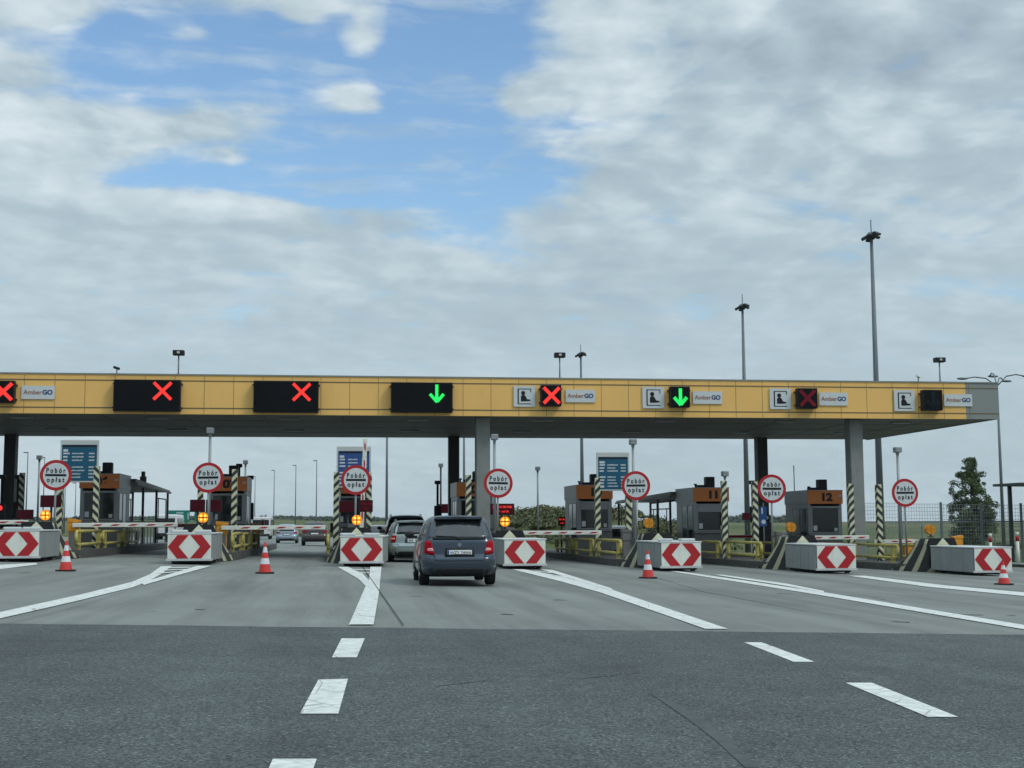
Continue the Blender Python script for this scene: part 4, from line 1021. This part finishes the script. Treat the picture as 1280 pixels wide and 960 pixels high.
        me = bpy.data.meshes.new(nm); b2.to_mesh(me); b2.free(); me.materials.append(M[m]); o = bpy.data.objects.new(nm, me); COL.objects.link(o); o.parent = parent or t
        return o
    zt = zm(1.385)
    # rear glass, seams, lamps
    patch('rear_window_surround', [(-.70 * kx, zm(.975)), (.70 * kx, zm(.975)), (.575 * kx, zm(1.41)), (-.575 * kx, zm(1.41))], 'trim', .004)
    rw = patch('rear_window', [(-.675 * kx, zm(.992)), (.675 * kx, zm(.992)), (.56 * kx, zm(1.395)), (-.56 * kx, zm(1.395))], 'carglass', .008, rnd=.12)
    if not simple:
        mb = MB(); mb.path([(0.02, .12, zm(1.0)), (-.10, .17, zm(1.045)), (-.50, .185, zm(1.06))], .012, 6); mb.build('rear_wiper', 'trim', t)
    for s in (-1, 1):
        if lamps == 'hatch':
            lp = patch('tail_lamp', [(s * .52 * kx, zm(.655)), (s * .735 * kx, zm(.69)), (s * .715 * kx, zm(.95)), (s * .60 * kx, zm(.955))], 'lens', .014, rnd=.25)
            patch('reversing_lens', [(s * .535 * kx, zm(.735)), (s * .67 * kx, zm(.745)), (s * .665 * kx, zm(.80)), (s * .565 * kx, zm(.81))], 'lenslit', .019, nu=5, nv=3, parent=lp, rnd=.4)
        elif lamps == 'wagon':
            lp = patch('tail_lamp', [(s * .60 * kx, zm(.70)), (s * .74 * kx, zm(.70)), (s * .72 * kx, zm(.93)), (s * .57 * kx, zm(.93))], 'lens', .014, rnd=.1)
            patch('reversing_lens', [(s * .62 * kx, zm(.79)), (s * .76 * kx, zm(.79)), (s * .75 * kx, zm(.85)), (s * .62 * kx, zm(.85))], 'lenslit', .019, nu=5, nv=3, parent=lp)
        elif lamps == 'tall':
            patch('tail_lamp', [(s * .68 * kx, zm(.80)), (s * .79 * kx, zm(.80)), (s * .73 * kx, zm(1.12)), (s * .655 * kx, zm(1.08))], 'lens', .012)
        else:
            patch('tail_lamp', [(s * .48 * kx, zm(.80)), (s * .79 * kx, zm(.80)), (s * .77 * kx, zm(.92)), (s * .52 * kx, zm(.90))], 'lens', .012)
    patch('lower_trim', [(-.70 * kx, zm(.225)), (.70 * kx, zm(.225)), (.77 * kx, zm(.385)), (-.77 * kx, zm(.385))], 'trim', .008)
    if not simple:
        for cs in ([(-.52 * kx, zm(.53)), (.50 * kx, zm(.53)), (.50 * kx, zm(.55)), (-.50 * kx, zm(.55))],
                   [(-.80 * kx, zm(.622)), (-.50 * kx, zm(.622)), (-.50 * kx, zm(.63)), (-.80 * kx, zm(.63))], [(.50 * kx, zm(.622)), (.80 * kx, zm(.622)), (.80 * kx, zm(.63)), (.50 * kx, zm(.63))]):
            patch('panel_gap', cs, 'trim', .002, nu=14, nv=1)
        for s in (-1, 1):
            patch('panel_gap', [(s * .50 * kx, zm(.54)), (s * .516 * kx, zm(.54)), (s * .55 * kx, zm(.66)), (s * .534 * kx, zm(.66))], 'trim', .002, nu=1, nv=6)
            pass
    # plate recess and plate
    pz = zm(.705 if lamps in ('hatch', 'slim', 'tall') else .76)
    patch('plate_recess', [(-.32, pz - .085), (.32, pz - .085), (.30, pz + .10), (-.30, pz + .10)], 'trim', .003, nu=4, nv=2)
    mb = MB(); mb.box(-.26, .26, 0, .012, -.057, .057); hit = bvh.ray_cast(Vector((0, -3, pz)), Vector((0, 1, 0)))[0]
    pl = mb.build('number_plate', 'plate', t, loc=(0, hit.y - .022, pz))
    if not simple:
        mb = MB(); mb.box(-.258, -.222, -.004, 0, -.054, .054); mb.build('country_band', 'blue2', pl)
    if plate_text: text(plate_text, .088, 'black', pl, (.02, -.004, 0), bold=.0, depth=.003)
    elif not simple:
        mb = MB()
        for i in range(7):
            if i != 3: mb.box(-.19 + i * .058, -.155 + i * .058, -.004, 0, -.035, .035)
        mb.build('plate_marks', 'trim', pl)
    if not simple:
        hb = bvh.ray_cast(Vector((0, -3, zm(.875))), Vector((0, 1, 0)))[0]
        mb = MB(); mb.disc((0, 0), .040, -.012, .01, 24); mb.build('badge', 'alu', t, loc=(0, hb.y, zm(.875)))
        # roof spoiler and third brake lamp
        mb = MB(); ys = .165 + (.44 - .165) * slope; zs = zm(1.43)
        mb.prism([(-.52 * kx, zs - .015), (.52 * kx, zs - .015), (.50 * kx, zs + .03), (0, zs + .042), (-.50 * kx, zs + .03)], ys - .10, ys + .25); sp_ = mb.build('roof_spoiler', paint, t)
        mb = MB(); mb.box(-.16, .16, ys - .106, ys - .101, zs - .003, zs + .016); mb.build('brake_strip', 'trim', sp_)
    if rails:
        for s in (-1, 1):
            mb = MB(); y0 = .7; y1 = L * .48; zr = zm(1.475)
            mb.path([(s * .56 * kx, y0, zr - .03), (s * .56 * kx, y0 + .15, zr + .045), (s * .56 * kx, y1 - .15, zr + .045), (s * .56 * kx, y1, zr - .03)], .018, 6); mb.build('roof_rail', 'alu', t)
    # side windows
    for s in (-1, 1):
        ya = .165 + .42 * slope
        segs = [(ya + .12, ya + .62), (ya + .70, ya + .70 + .95 * ky), (ya + .78 + .95 * ky, ya + .70 + 1.75 * ky)]
        for i, (a, b) in enumerate(segs):
            top0 = min(b, 1.98 * ky + .1); ca = a + (.22 * slope if i == 0 else .01); cb = (b - .42 if i == 2 else b - .02)
            patch('side_window', [(a, zm(1.03)), (b, zm(1.03)), (cb, zm(1.37)), (ca, zm(1.37))], 'glass', .006, (-s, 0, 0), 5, 4)
        for yy in (segs[1][0] - .04, segs[2][0] - .04):
            patch('panel_gap', [(yy, zm(.30)), (yy + .008, zm(.30)), (yy + .008, zm(1.0)), (yy, zm(1.0))], 'trim', .002, (-s, 0, 0), 1, 8)
        # mirror
        if not simple:
            mb = MB(); mb.box(s * (Wd / 2 - .06), s * (Wd / 2 + .07), 2.62 * ky, 2.68 * ky, zm(1.0), zm(1.0) + .05); mb.ball((s * (Wd / 2 + .12), 2.66 * ky, zm(1.0) + .075), .11, (1.0, .55, .72))
            mb.build('mirror', 'trim', t)
    # wheels
    rr = .30 if H < 1.6 else .35
    for s in (-1, 1):
        for yy in (.80 * ky ** .5 + 0, 3.22 * ky):
            mb = MB(); x0, x1 = s * (Wd / 2 - .215), s * (Wd / 2 - .012)
            prof = [(x0, rr * .90), (x0 + s * .02, rr * .985), (x0 + s * .05, rr), (x1 - s * .05, rr), (x1 - s * .015, rr * .97), (x1, rr * .88), (x1, rr * .66)]
            nseg = 28; rg = []
            for px, pr in prof: rg.append([mb.bm.verts.new((px, yy + pr * math.cos(2 * math.pi * i / nseg), rr + pr * math.sin(2 * math.pi * i / nseg))) for i in range(nseg)])
            for a, b in zip(rg, rg[1:]):
                for i in range(nseg):
                    f = mb.bm.faces.new((a[i], a[(i + 1) % nseg], b[(i + 1) % nseg], b[i])); f.smooth = True
            mb.bm.faces.new(rg[0]); w = mb.build('wheel', 'tyre', t)
            mb = MB(); mb.cyl((x1 - s * .03, yy, rr), (x1 - s * .012, yy, rr), rr * .65, n=24)
            for q in range(5):
                an = 2 * math.pi * q / 5; c, sn = math.cos(an), math.sin(an); mb.cyl((x1 - s * .008, yy, rr), (x1 - s * .008, yy + c * rr * .6, rr + sn * rr * .6), .028, .022, 6)
            mb.build('rim', 'alu', w)
            a = mb = MB(); ra = rr * 1.16; bm3 = mb.bm; arc = [(yy + ra * math.cos(math.pi * i / 14), rr + .01 + ra * math.sin(math.pi * i / 14)) for i in range(15)]
            mb.prism(arc, s * (Wd / 2 - .20), s * (Wd / 2 - .004), 'x'); mb.build('wheel_arch', 'trim', t)
    return t
def paint(name, col, metal=.35, rough=.32):
    M[name] = mat(name, col, rough, .025, 1.2, metal=metal, coat=.5)
paint('slate car paint', (.046, .064, .086), .5, .26); paint('silver green car paint', (.27, .32, .32), .45); paint('black car paint', (.012, .014, .018), .2)
paint('brown car paint', (.075, .06, .058)); paint('pale blue car paint', (.26, .32, .38)); paint('grey car paint', (.22, .24, .26)); paint('white car paint', (.60, .62, .62), 0)
def on_road(u, y, dx=0): x = XU(u, y) + dx; return (x, y, gz(x, y) + .002)
make_car('hatchback_car', 'dark slate grey hatchback waiting in the open lane, nearest car', 'car', on_road(575, 27.9), R(-.5), 'slate car paint', plate_text='WZY 74W6')
make_car('estate_car', 'silver green estate car queuing ahead of the dark hatchback', 'car', on_road(518, 46), 0, 'silver green car paint', L=4.55, Wd=1.76, H=1.46, slope=.9, lamps='wagon', rails=True)
make_car('suv_car', 'black sport utility car at the head of the queue', 'car', on_road(509, 55.5), 0, 'black car paint', L=4.6, Wd=1.86, H=1.76, slope=.62, belt=1.14, lamps='tall', rails=True)
make_car('suv_car', 'dark brown sport utility car driving away beyond the closed lane', 'car', on_road(393.5, 93), 0, 'brown car paint', L=4.6, Wd=1.84, H=1.66, slope=.75, belt=1.1, lamps='slim', simple=True, lift=.06)
make_car('hatchback_car', 'pale blue small car driving away beyond the closed lane', 'car', on_road(358.5, 108), 0, 'pale blue car paint', L=4.1, Wd=1.74, H=1.55, slope=.8, lamps='slim', simple=True)
make_car('hatchback_car', 'grey car far ahead, seen just right of the third crash box', 'car', on_road(472, 88), 0, 'grey car paint', L=4.2, Wd=1.78, H=1.5, slope=1.1, simple=True)
make_car('hatchback_car', 'white car seen between booth 10 and the striped post', 'car', on_road(781, 62, 0), R(4), 'white car paint', L=4.3, Wd=1.78, H=1.55, slope=1.2, simple=True)
def van(name, label, loc, Wd, H, L, rotz=0):
    t = thing(name, loc, label, 'bus', 'cars in and beyond the toll lanes', rotz); w = Wd / 2
    mb = MB(); mb.box(-w, w, 0, L, .35, H, bev=.14); mb.build('body', 'white car paint', t)
    mb = MB(); mb.box(-w + .16, w - .16, -.012, .03, H - 1.0, H - .35, bev=.0); mb.build('rear_window', 'glass', t)
    for s in (-1, 1):
        mb = MB(); mb.box(s * w - .015, s * w + .015, .5, L - .5, H - 1.05, H - .35); mb.build('side_window', 'glass', t)
        mb = MB(); mb.box(s * (w - .12) - .07, s * (w - .12) + .07, -.02, .02, 1.0, 1.35); mb.build('tail_lamp', 'lens', t)
        for yy in (1.6, L - 1.8):
            mb = MB(); mb.cyl((s * (w - .28), yy, .42), (s * (w - .02), yy, .42), .42, n=20); mb.build('wheel', 'tyre', t)
    mb = MB(); mb.box(-w + .05, w - .05, -.05, .01, .32, .6, bev=.02); mb.build('bumper', 'trim', t)
van('minibus', 'white minibus driving away, far left beyond the closed lane', on_road(326, 150), 2.1, 2.5, 6.5)
van('minibus', 'white van far away at left under the green road sign', on_road(207, 125), 2.0, 2.3, 5.6)

# ------------------------------------------------------------------ traffic cones
def cone(u, v, h, lab):
    p = G(u, v, .003); t = thing('traffic_cone', p, lab, 'traffic cone', 'red and white traffic cones')
    mb = MB(); mb.prism([(.23 * math.cos(math.pi * (i + .5) / 4) * 1.08, .23 * math.sin(math.pi * (i + .5) / 4) * 1.08) for i in range(8)], .0, .035, 'z'); mb.build('base', 'rubber', t)
    mb = MB(); seg = [(.035, .155, 0), (.23, .117, 0), (.2301, .118, 1), (.37, .090, 1), (.3701, .089, 0), (.51, .062, 0), (.5101, .063, 1), (.64, .040, 1), (.6401, .039, 0), (.76, .020, 0)]
    for (z0, r0, m0), (z1, r1, m1) in zip(seg, seg[1:]):
        if z1 - z0 > .01: mb.mat(m0).cyl((0, 0, z0 * h / .76), (0, 0, z1 * h / .76), r0, r1, 24, cap=False)
    mb.mat(0).cyl((0, 0, .755 * h / .76), (0, 0, .765 * h / .76), .020, .012, 12); mb.build('cone_body', ['conered', 'conewhite'], t)
cone(82, 714, .74, 'striped cone before the leftmost crash box'); cone(331, 717, .78, 'striped cone standing alone in the closed lane'); cone(810, 723, .74, 'striped cone before the third crash box from right'); cone(1255, 731, .60, 'short striped cone before the rightmost crash box')

# ------------------------------------------------------------------ masts and lamps
def mast(u, v, y, vb, lab):
    x = P(u, v, y).x; zg = gz(x, y) - .1; top = P(u, v, y).z; H = top - zg
    t = thing('light_mast', (x, y, zg), lab, 'light mast', 'tall floodlight masts')
    mb = MB(); mb.cyl((0, 0, 0), (0, 0, H), .235, .09, 16); mb.build('pole', 'mastgrey', t)
    mb = MB(); mb.cyl((0, 0, H - .22), (0, 0, H - .15), .30, n=24); mb.cyl((0, 0, H - .3), (0, 0, H + .1), .2, n=12); mb.cyl((0, 0, H), (0, 0, H + .9), .03, n=6); mb.build('lamp_ring', 'darksteel', t)
    for i in range(5):
        an = 2 * math.pi * i / 5 + .3; mb = MB(); mb.box(-.22, .20, -.15, .15, -.07, .07, bev=.025); o = mb.build('floodlight', 'darksteel', t, loc=(.40 * math.cos(an), .40 * math.sin(an), H - .12 + .12 * math.cos(an + 1)))
        o.rotation_euler = (R(8), R(28), an)
M['mastgrey'] = mat('mast steel', (.14, .16, .175), .5, .05, 1, metal=.2)
mast(1089, 293, 75, 640, 'tallest light mast rising behind the right end of the canopy'); mast(928, 382, 99, 640, 'middle light mast left of the tallest one'); mast(726, 442, 128, 645, 'smallest and farthest light mast')
def lamp(u, v, y, lab, arm=1, r=.075):
    x = P(u, v, y).x; zg = gz(x, y) - .08; top = P(u, v, y).z; H = top - zg
    t = thing('street_lamp', (x, y, zg), lab, 'street lamp', 'street lamps along the motorway')
    mb = MB(); mb.cyl((0, 0, 0), (0, 0, H), r * 1.5, r * .8, 10); mb.build('pole', 'mastgrey', t)
    mb = MB(); mb.box(-.55 * (arm > 0) - .05, .05 + .55 * (arm < 0), -.12, .12, H - .04, H + .10, bev=.02); mb.build('lamp_head', 'mastgrey', t)
lamp(343, 588, 262, 'shortest looking street lamp left of the two far cars'); lamp(370, 582, 240, 'street lamp above the pale blue far car'); lamp(396, 576, 218, 'street lamp above the brown far car')
lamp(484, 508, 128, 'street lamp pole rising behind the canopy above the black car', r=.10); lamp(35, 566, 190, 'street lamp right of the dark left column'); lamp(319, 596, 290, 'faint street lamp just right of booth 07')
lamp(56, 572, 215, 'street lamp behind the leftmost round sign'); lamp(82, 600, 240, 'faint street lamp between sign and booth 06'); lamp(95, 604, 270, 'faintest street lamp left of booth 06'); lamp(580, 505, 128, 'street lamp pole between the two left columns', r=.10)
# branching lamp at the right
y = 86; xb = XU(1255, y, 683); zg = terrain_h(xb, y); H = P(1246, 481, y).z - zg
t = thing('street_lamp', (xb, y, zg), 'street lamp with four curved arms beside the right end of the canopy', 'street lamp', 'street lamps along the motorway')
mb = MB(); mb.cyl((0, 0, 0), (0, 0, H), .13, .07, 12); mb.box(-.2, .2, -.2, .2, 0, .3); mb.build('pole', 'mastgrey', t)
for (uu, vv, yy) in ((1207, 473, 0), (1237, 470, 3), (1254, 476, 3), (1280, 470, 0)):
    q = P(uu, vv, y + yy); dx = q.x - xb - (XU(1246, y, 480) - xb) * 0; dz = q.z - zg
    a = Vector((0, 0, H - .1)); e = Vector((dx, yy, dz)); m1 = Vector((dx * .35, yy * .35, H - .1 + (dz - H + .1) * .75 + .15)); m2 = Vector((dx * .7, yy * .7, dz + .10))
    mb = MB(); mb.path([a, m1, m2, e], .045, 8); arm = mb.build('arm', 'mastgrey', t)
    s = 1 if dx > 0 else -1
    mb = MB(); mb.ball((e.x + s * .25, e.y, e.z - .02), .28, (1.5, .5, .32)); mb.build('lamp_head', 'mastgrey', arm)

# ------------------------------------------------------------------ far road sign gantry
y = 190; x0, x1, z0, z1 = rectP(208, 638, 237, 652.5, y); zg = gz(x0, y) - .1
t = thing('direction_sign', ((x0 + x1) / 2, y, zg), 'green motorway direction sign far away at left', 'road sign'); w = (x1 - x0) / 2; a, b = z0 - zg, z1 - zg
mb = MB(); mb.box(-w, w, 0, .08, a, b); mb.build('face', 'green', t)
for i in range(3):
    mb = MB(); zc = b - (b - a) * (.22 + .28 * i); mb.box(-w * .15, w * (.45 + .1 * (i == 2)), -.02, -.004, zc - .10, zc + .10); mb.build('sign_line', 'inkgrey', t)
for s in (-1, 1): mb = MB(); mb.box(s * w * .86 - .08, s * w * .86 + .08, -.02, -.004, a + .35, b - .35); mb.build('sign_arrow', 'inkgrey', t)
mb = MB(); mb.box(-w * .58, -w * .28, -.02, -.004, a + .65, b - .65); mb.build('route_shield', 'red', t)
for s in (-1, 1):
    mb = MB(); mb.box(s * w * .7 - .1, s * w * .7 + .1, .1, .3, 0, b); mb.build('post', 'mastgrey', t)
x0, x1, z0, z1 = rectP(243, 640, 262, 652, y + 4)
t = thing('direction_sign', ((x0 + x1) / 2, y + 4, zg), 'second green direction sign, half hidden by the second amber lamp', 'road sign'); w = (x1 - x0) / 2
mb = MB(); mb.box(-w, w, 0, .08, z0 - zg, z1 - zg); mb.build('face', 'green', t)
mb = MB(); mb.box(-.1, .1, .1, .3, 0, z1 - zg); mb.build('post', 'mastgrey', t)

# ------------------------------------------------------------------ right hand side: fence, tree, bollards, shelter
def leaves(bm, c, rad, n, size, rng, squash=1.0):
    for _ in range(n):
        while True:
            p = Vector((rng.uniform(-1, 1), rng.uniform(-1, 1), rng.uniform(-1, 1)))
            if p.length <= 1: break
        p = p * (.45 + .55 * p.length ** .5) if p.length > 0 else p
        q = Vector(c) + Vector((p.x * rad, p.y * rad, p.z * rad * squash)); s = size * rng.uniform(.6, 1.35)
        a = Vector((rng.gauss(0, 1), rng.gauss(0, 1), rng.gauss(0, 1))).normalized(); b = a.orthogonal().normalized(); b2 = a.cross(b)
        an = rng.uniform(0, 6.28); u_ = b * math.cos(an) + b2 * math.sin(an); v_ = a.cross(u_)
        bm.faces.new([bm.verts.new(q + u_ * s), bm.verts.new(q + v_ * s * .5), bm.verts.new(q - u_ * s * .8), bm.verts.new(q - v_ * s * .5)])
def tree(u, vt, vb, y, halfw, lab):
    rng = random.Random(5); x = XU(u, y, vb); zg = terrain_h(x, y); H = P(u, vt, y).z - zg
    t = thing('broadleaf_tree', (x, y, zg), lab, 'tree')
    mb = MB(); pts = [(0, 0, 0), (.05, 0, H * .3), (-.04, .05, H * .6), (.03, 0, H * .93)]
    for (a, b), (r0, r1) in zip(zip(pts, pts[1:]), ((.12, .09), (.09, .055), (.055, .015))): mb.cyl(a, b, r0, r1, 8)
    cl = []
    for i in range(170):
        f = rng.uniform(.12, .97); prof = halfw * (1.0 if f < .52 else (1 - ((f - .52) / .48) ** 1.7)) * (.70 + .3 * min(1, (f - .06) / .2))
        an = rng.uniform(0, 6.28); rr_ = prof * rng.uniform(.30, 1.0); cc = Vector((rr_ * math.cos(an), rr_ * math.sin(an), f * H)); cl.append((cc, rng.uniform(.22, .48) * (1.2 - .5 * f)))
        mb.cyl((0, 0, max(.12 * H, f * H - rr_ * .6)), cc, .028, .008, 5)
    mb.build('trunk', 'bark', t)
    bm = bmesh.new()
    for cc, r_ in cl: leaves(bm, cc, r_, int(150 * (r_ / .4) ** 2) + 22, .08, rng, .85)
    me = bpy.data.meshes.new('crown'); bm.to_mesh(me); bm.free(); me.materials.append(M['leaf']); o = bpy.data.objects.new('crown', me); COL.objects.link(o); o.parent = t
tree(1217, 570, 672, 92, 1.68, 'leafy young tree with a pointed crown behind the wire fence')
def bushes(name, pts, size, lab, m, leafn, kind=None, seed=1):
    """one shrub mass over many small hummocks: pts = (x, y, radius, height)"""
    rng = random.Random(seed); bm = bmesh.new()
    for x, y, r_, hh in pts:
        zg = terrain_h(x, y)
        for _ in range(leafn):
            an = rng.uniform(0, 6.28); q = rng.random() ** .5; f = rng.random() ** .6; px = x + r_ * q * math.cos(an); py = y + r_ * q * math.sin(an); pz = zg + hh * f * (1 - .75 * q * q) * rng.uniform(.7, 1.12)
            s = size * rng.uniform(.5, 1.4); a = Vector((rng.gauss(0, 1), rng.gauss(0, 1), rng.gauss(0, 1))).normalized(); b = a.orthogonal().normalized(); c = a.cross(b)
            bm.faces.new([bm.verts.new(Vector((px, py, pz)) + w_) for w_ in (b * s, c * s * .6, -b * s, -c * s * .6)])
    me = bpy.data.meshes.new(name); bm.to_mesh(me); bm.free(); me.materials.append(M[m]); o = bpy.data.objects.new(name, me); COL.objects.link(o); tag(o, lab, None if kind == 'structure' else 'shrubs'); o['kind'] = 'stuff'
rng = random.Random(3)
pts = []
for i in range(120):
    y = rng.uniform(100, 150); x = rng.uniform(12.5, 30)
    pts.append((x, y, rng.uniform(1.0, 2.4), rng.uniform(.4, 1.1)))
bushes('shrub_thicket', pts, .12, 'dense shrubs covering the green bank behind booth 10', 'bush', 480)
pts = [(rng.uniform(-6, 14), rng.uniform(225, 300), rng.uniform(1.5, 3), rng.uniform(.7, 1.3)) for _ in range(60)]
bushes('shrub_thicket', pts, .22, 'low scrub beyond the road end behind the queue', 'bush', 120, seed=2)
# far woods on the skyline
pts = []
for i in range(210):
    u = rng.uniform(-60, 520) if i < 120 else rng.uniform(860, 1000); y = rng.uniform(900, 1150); x = XU(u, y, 655); pts.append((x, y, rng.uniform(8, 16), rng.uniform(1.2, 3.2) * (2.0 if i >= 120 else 1)))
bushes('distant_wood', pts, 1.3, 'dark distant wood along the skyline', 'farwood', 80, seed=4)
pts = [(XU(rng.uniform(1080, 1300), 150), rng.uniform(135, 165), rng.uniform(2, 4), rng.uniform(.3, .8)) for _ in range(60)]
bushes('rough_grass', pts, .16, 'rough tall grass beyond the wire fence', 'bush', 150, seed=6)
# building-free trees at middle distance by booth 11
pts = [(XU(u, 420), 420 + rng.uniform(-10, 10), rng.uniform(2.5, 4.5), rng.uniform(3.5, 6)) for u in (815, 820, 833, 838, 826, 842)]
bushes('distant_trees', pts, .5, 'small clump of far trees seen through the shelter of booth 11', 'farwood', 200, seed=8)

t = thing('wire_fence', (XU(1075, 72), 72, terrain_h(30, 72)), 'tall grey wire mesh fence along the right side of the plaza', 'fence')
fx0, fx1, fy = XU(1072, 72), XU(1300, 72) + 6, 72; n = 7; px = []
for i in range(n + 1):
    x = (fx1 - fx0) * i / n; z = terrain_h(fx0 + x, fy) - t.location.z; px.append((x, z))
    mb = MB(); mb.box(x - .06, x + .06, -.05, .05, z - .1, z + 3.35); mb.build('post', 'mastgrey', t)
mb = MB()
for (xa, za), (xb_, zb_) in zip(px, px[1:]):
    L_ = xb_ - xa
    for j in range(16): z = .12 + 3.1 * j / 15; mb.box(xa, xb_, -.006, .006, (za + zb_) / 2 + z - .009, (za + zb_) / 2 + z + .009)
    for j in range(1, int(L_ / .16)): x = xa + j * .16; mb.box(x - .007, x + .007, -.014, -.0065, (za + zb_) / 2 + .1, (za + zb_) / 2 + 3.25)
mb.build('wire_mesh', 'galv', t)
mb = MB(); mb.box(0, fx1 - fx0, -.03, .03, px[0][1] + 2.1, px[0][1] + 2.17); mb.build('rail', 'mastgrey', t)
t = thing('wire_fence', (XU(1060, 112), 112, terrain_h(36, 112)), 'second wire fence farther back behind the young tree', 'fence')
for i in range(12):
    x = i * 3.4; mb = MB(); z = terrain_h(t.location.x + x, 112) - t.location.z; mb.box(x - .04, x + .04, -.04, .04, z, z + 2.4); mb.build('post', 'mastgrey', t)
mb = MB()
for j in range(6): mb.box(0, 37.4, -.008, .008, .3 + j * .38 - .3, .3 + j * .38 + .016 - .3)
mb.build('wire', 'mastgrey', t)
def bollard(u, vt, vb, lab):
    y = 62 if u < 1260 else 58; x = XU(u, y, vb); zg = terrain_h(x, y); top = P(u, vt, y).z - zg
    t = thing('marker_post', (x, y, zg), lab, 'marker post', 'white posts with a red band'); mb = MB(); mb.mat(0).cyl((0, 0, 0), (0, 0, top - .42), .075, n=14, cap=True); mb.mat(0).cyl((0, 0, top - .18), (0, 0, top), .075, n=14); mb.build('post', 'white', t)
    mb = MB(); mb.cyl((0, 0, top - .42), (0, 0, top - .18), .078, n=14); mb.build('red_band', 'red', t)
bollard(1238.5, 667, 690, 'white post with red band, the farther one at the right edge'); bollard(1272.5, 665, 695, 'white post with red band nearest the right photo edge')
# orange cabinet and small shelter at the right
y = 56; x = XU(1133, y); mb = MB(); mb.box(-.2, .2, -.18, .18, 0, 1.15, bev=.03); tag(mb.build('roadside_cabinet', 'cabinet', loc=(x, y, gz(x, y))), 'small orange cabinet left of the rightmost striped nose', 'cabinet')
y = 70; x = XU(1275, y); zg = terrain_h(x, y); zt_ = P(1275, 606, y).z - zg
t = thing('open_shelter', (x, y, zg), 'dark open shelter roof cut by the right photo edge', 'shelter')
mb = MB(); mb.box(-.75, 3.2, -1.5, 1.5, zt_ - .06, zt_ + .08); mb.build('roof', 'darksteel', t)
for xx, yy in ((.1, -1.2), (.1, 1.2), (2.8, -1.2), (2.8, 1.2)): mb = MB(); mb.box(xx - .09, xx + .09, yy - .09, yy + .09, 0, zt_ - .062); mb.build('post', 'darksteel', t)
mb = MB(); mb.box(.1, 2.8, -1.23, -1.17, zt_ - 1.0, zt_ - .9); mb.build('cross_beam', 'darksteel', t)
# guard rail of the exit road
def crash_rail(x0, y0, x1, y1, lab):
    t = thing('crash_rail', (x0, y0, terrain_h(x0, y0)), lab, 'guard rail'); d = Vector((x1 - x0, y1 - y0, 0)); L_ = d.length; t.rotation_euler.z = math.atan2(d.y, d.x)
    dz = terrain_h(x1, y1) - terrain_h(x0, y0); mb = MB(); mb.prism([(0, .55), (L_, .55 + dz), (L_, .86 + dz), (0, .86)], -.03, .03); mb.build('beam', 'galv', t)
    for i in range(int(L_ / 4) + 1):
        x = i * 4; z = dz * x / L_; mb = MB(); mb.box(x - .05, x + .05, .035, .12, z - .1, z + .8); mb.build('post', 'galv', t)
crash_rail(-17, 200, -17, 330, 'galvanised guard rail left of the road far beyond the plaza'); crash_rail(9.5, 170, 8.5, 300, 'galvanised guard rail right of the road far beyond the plaza')
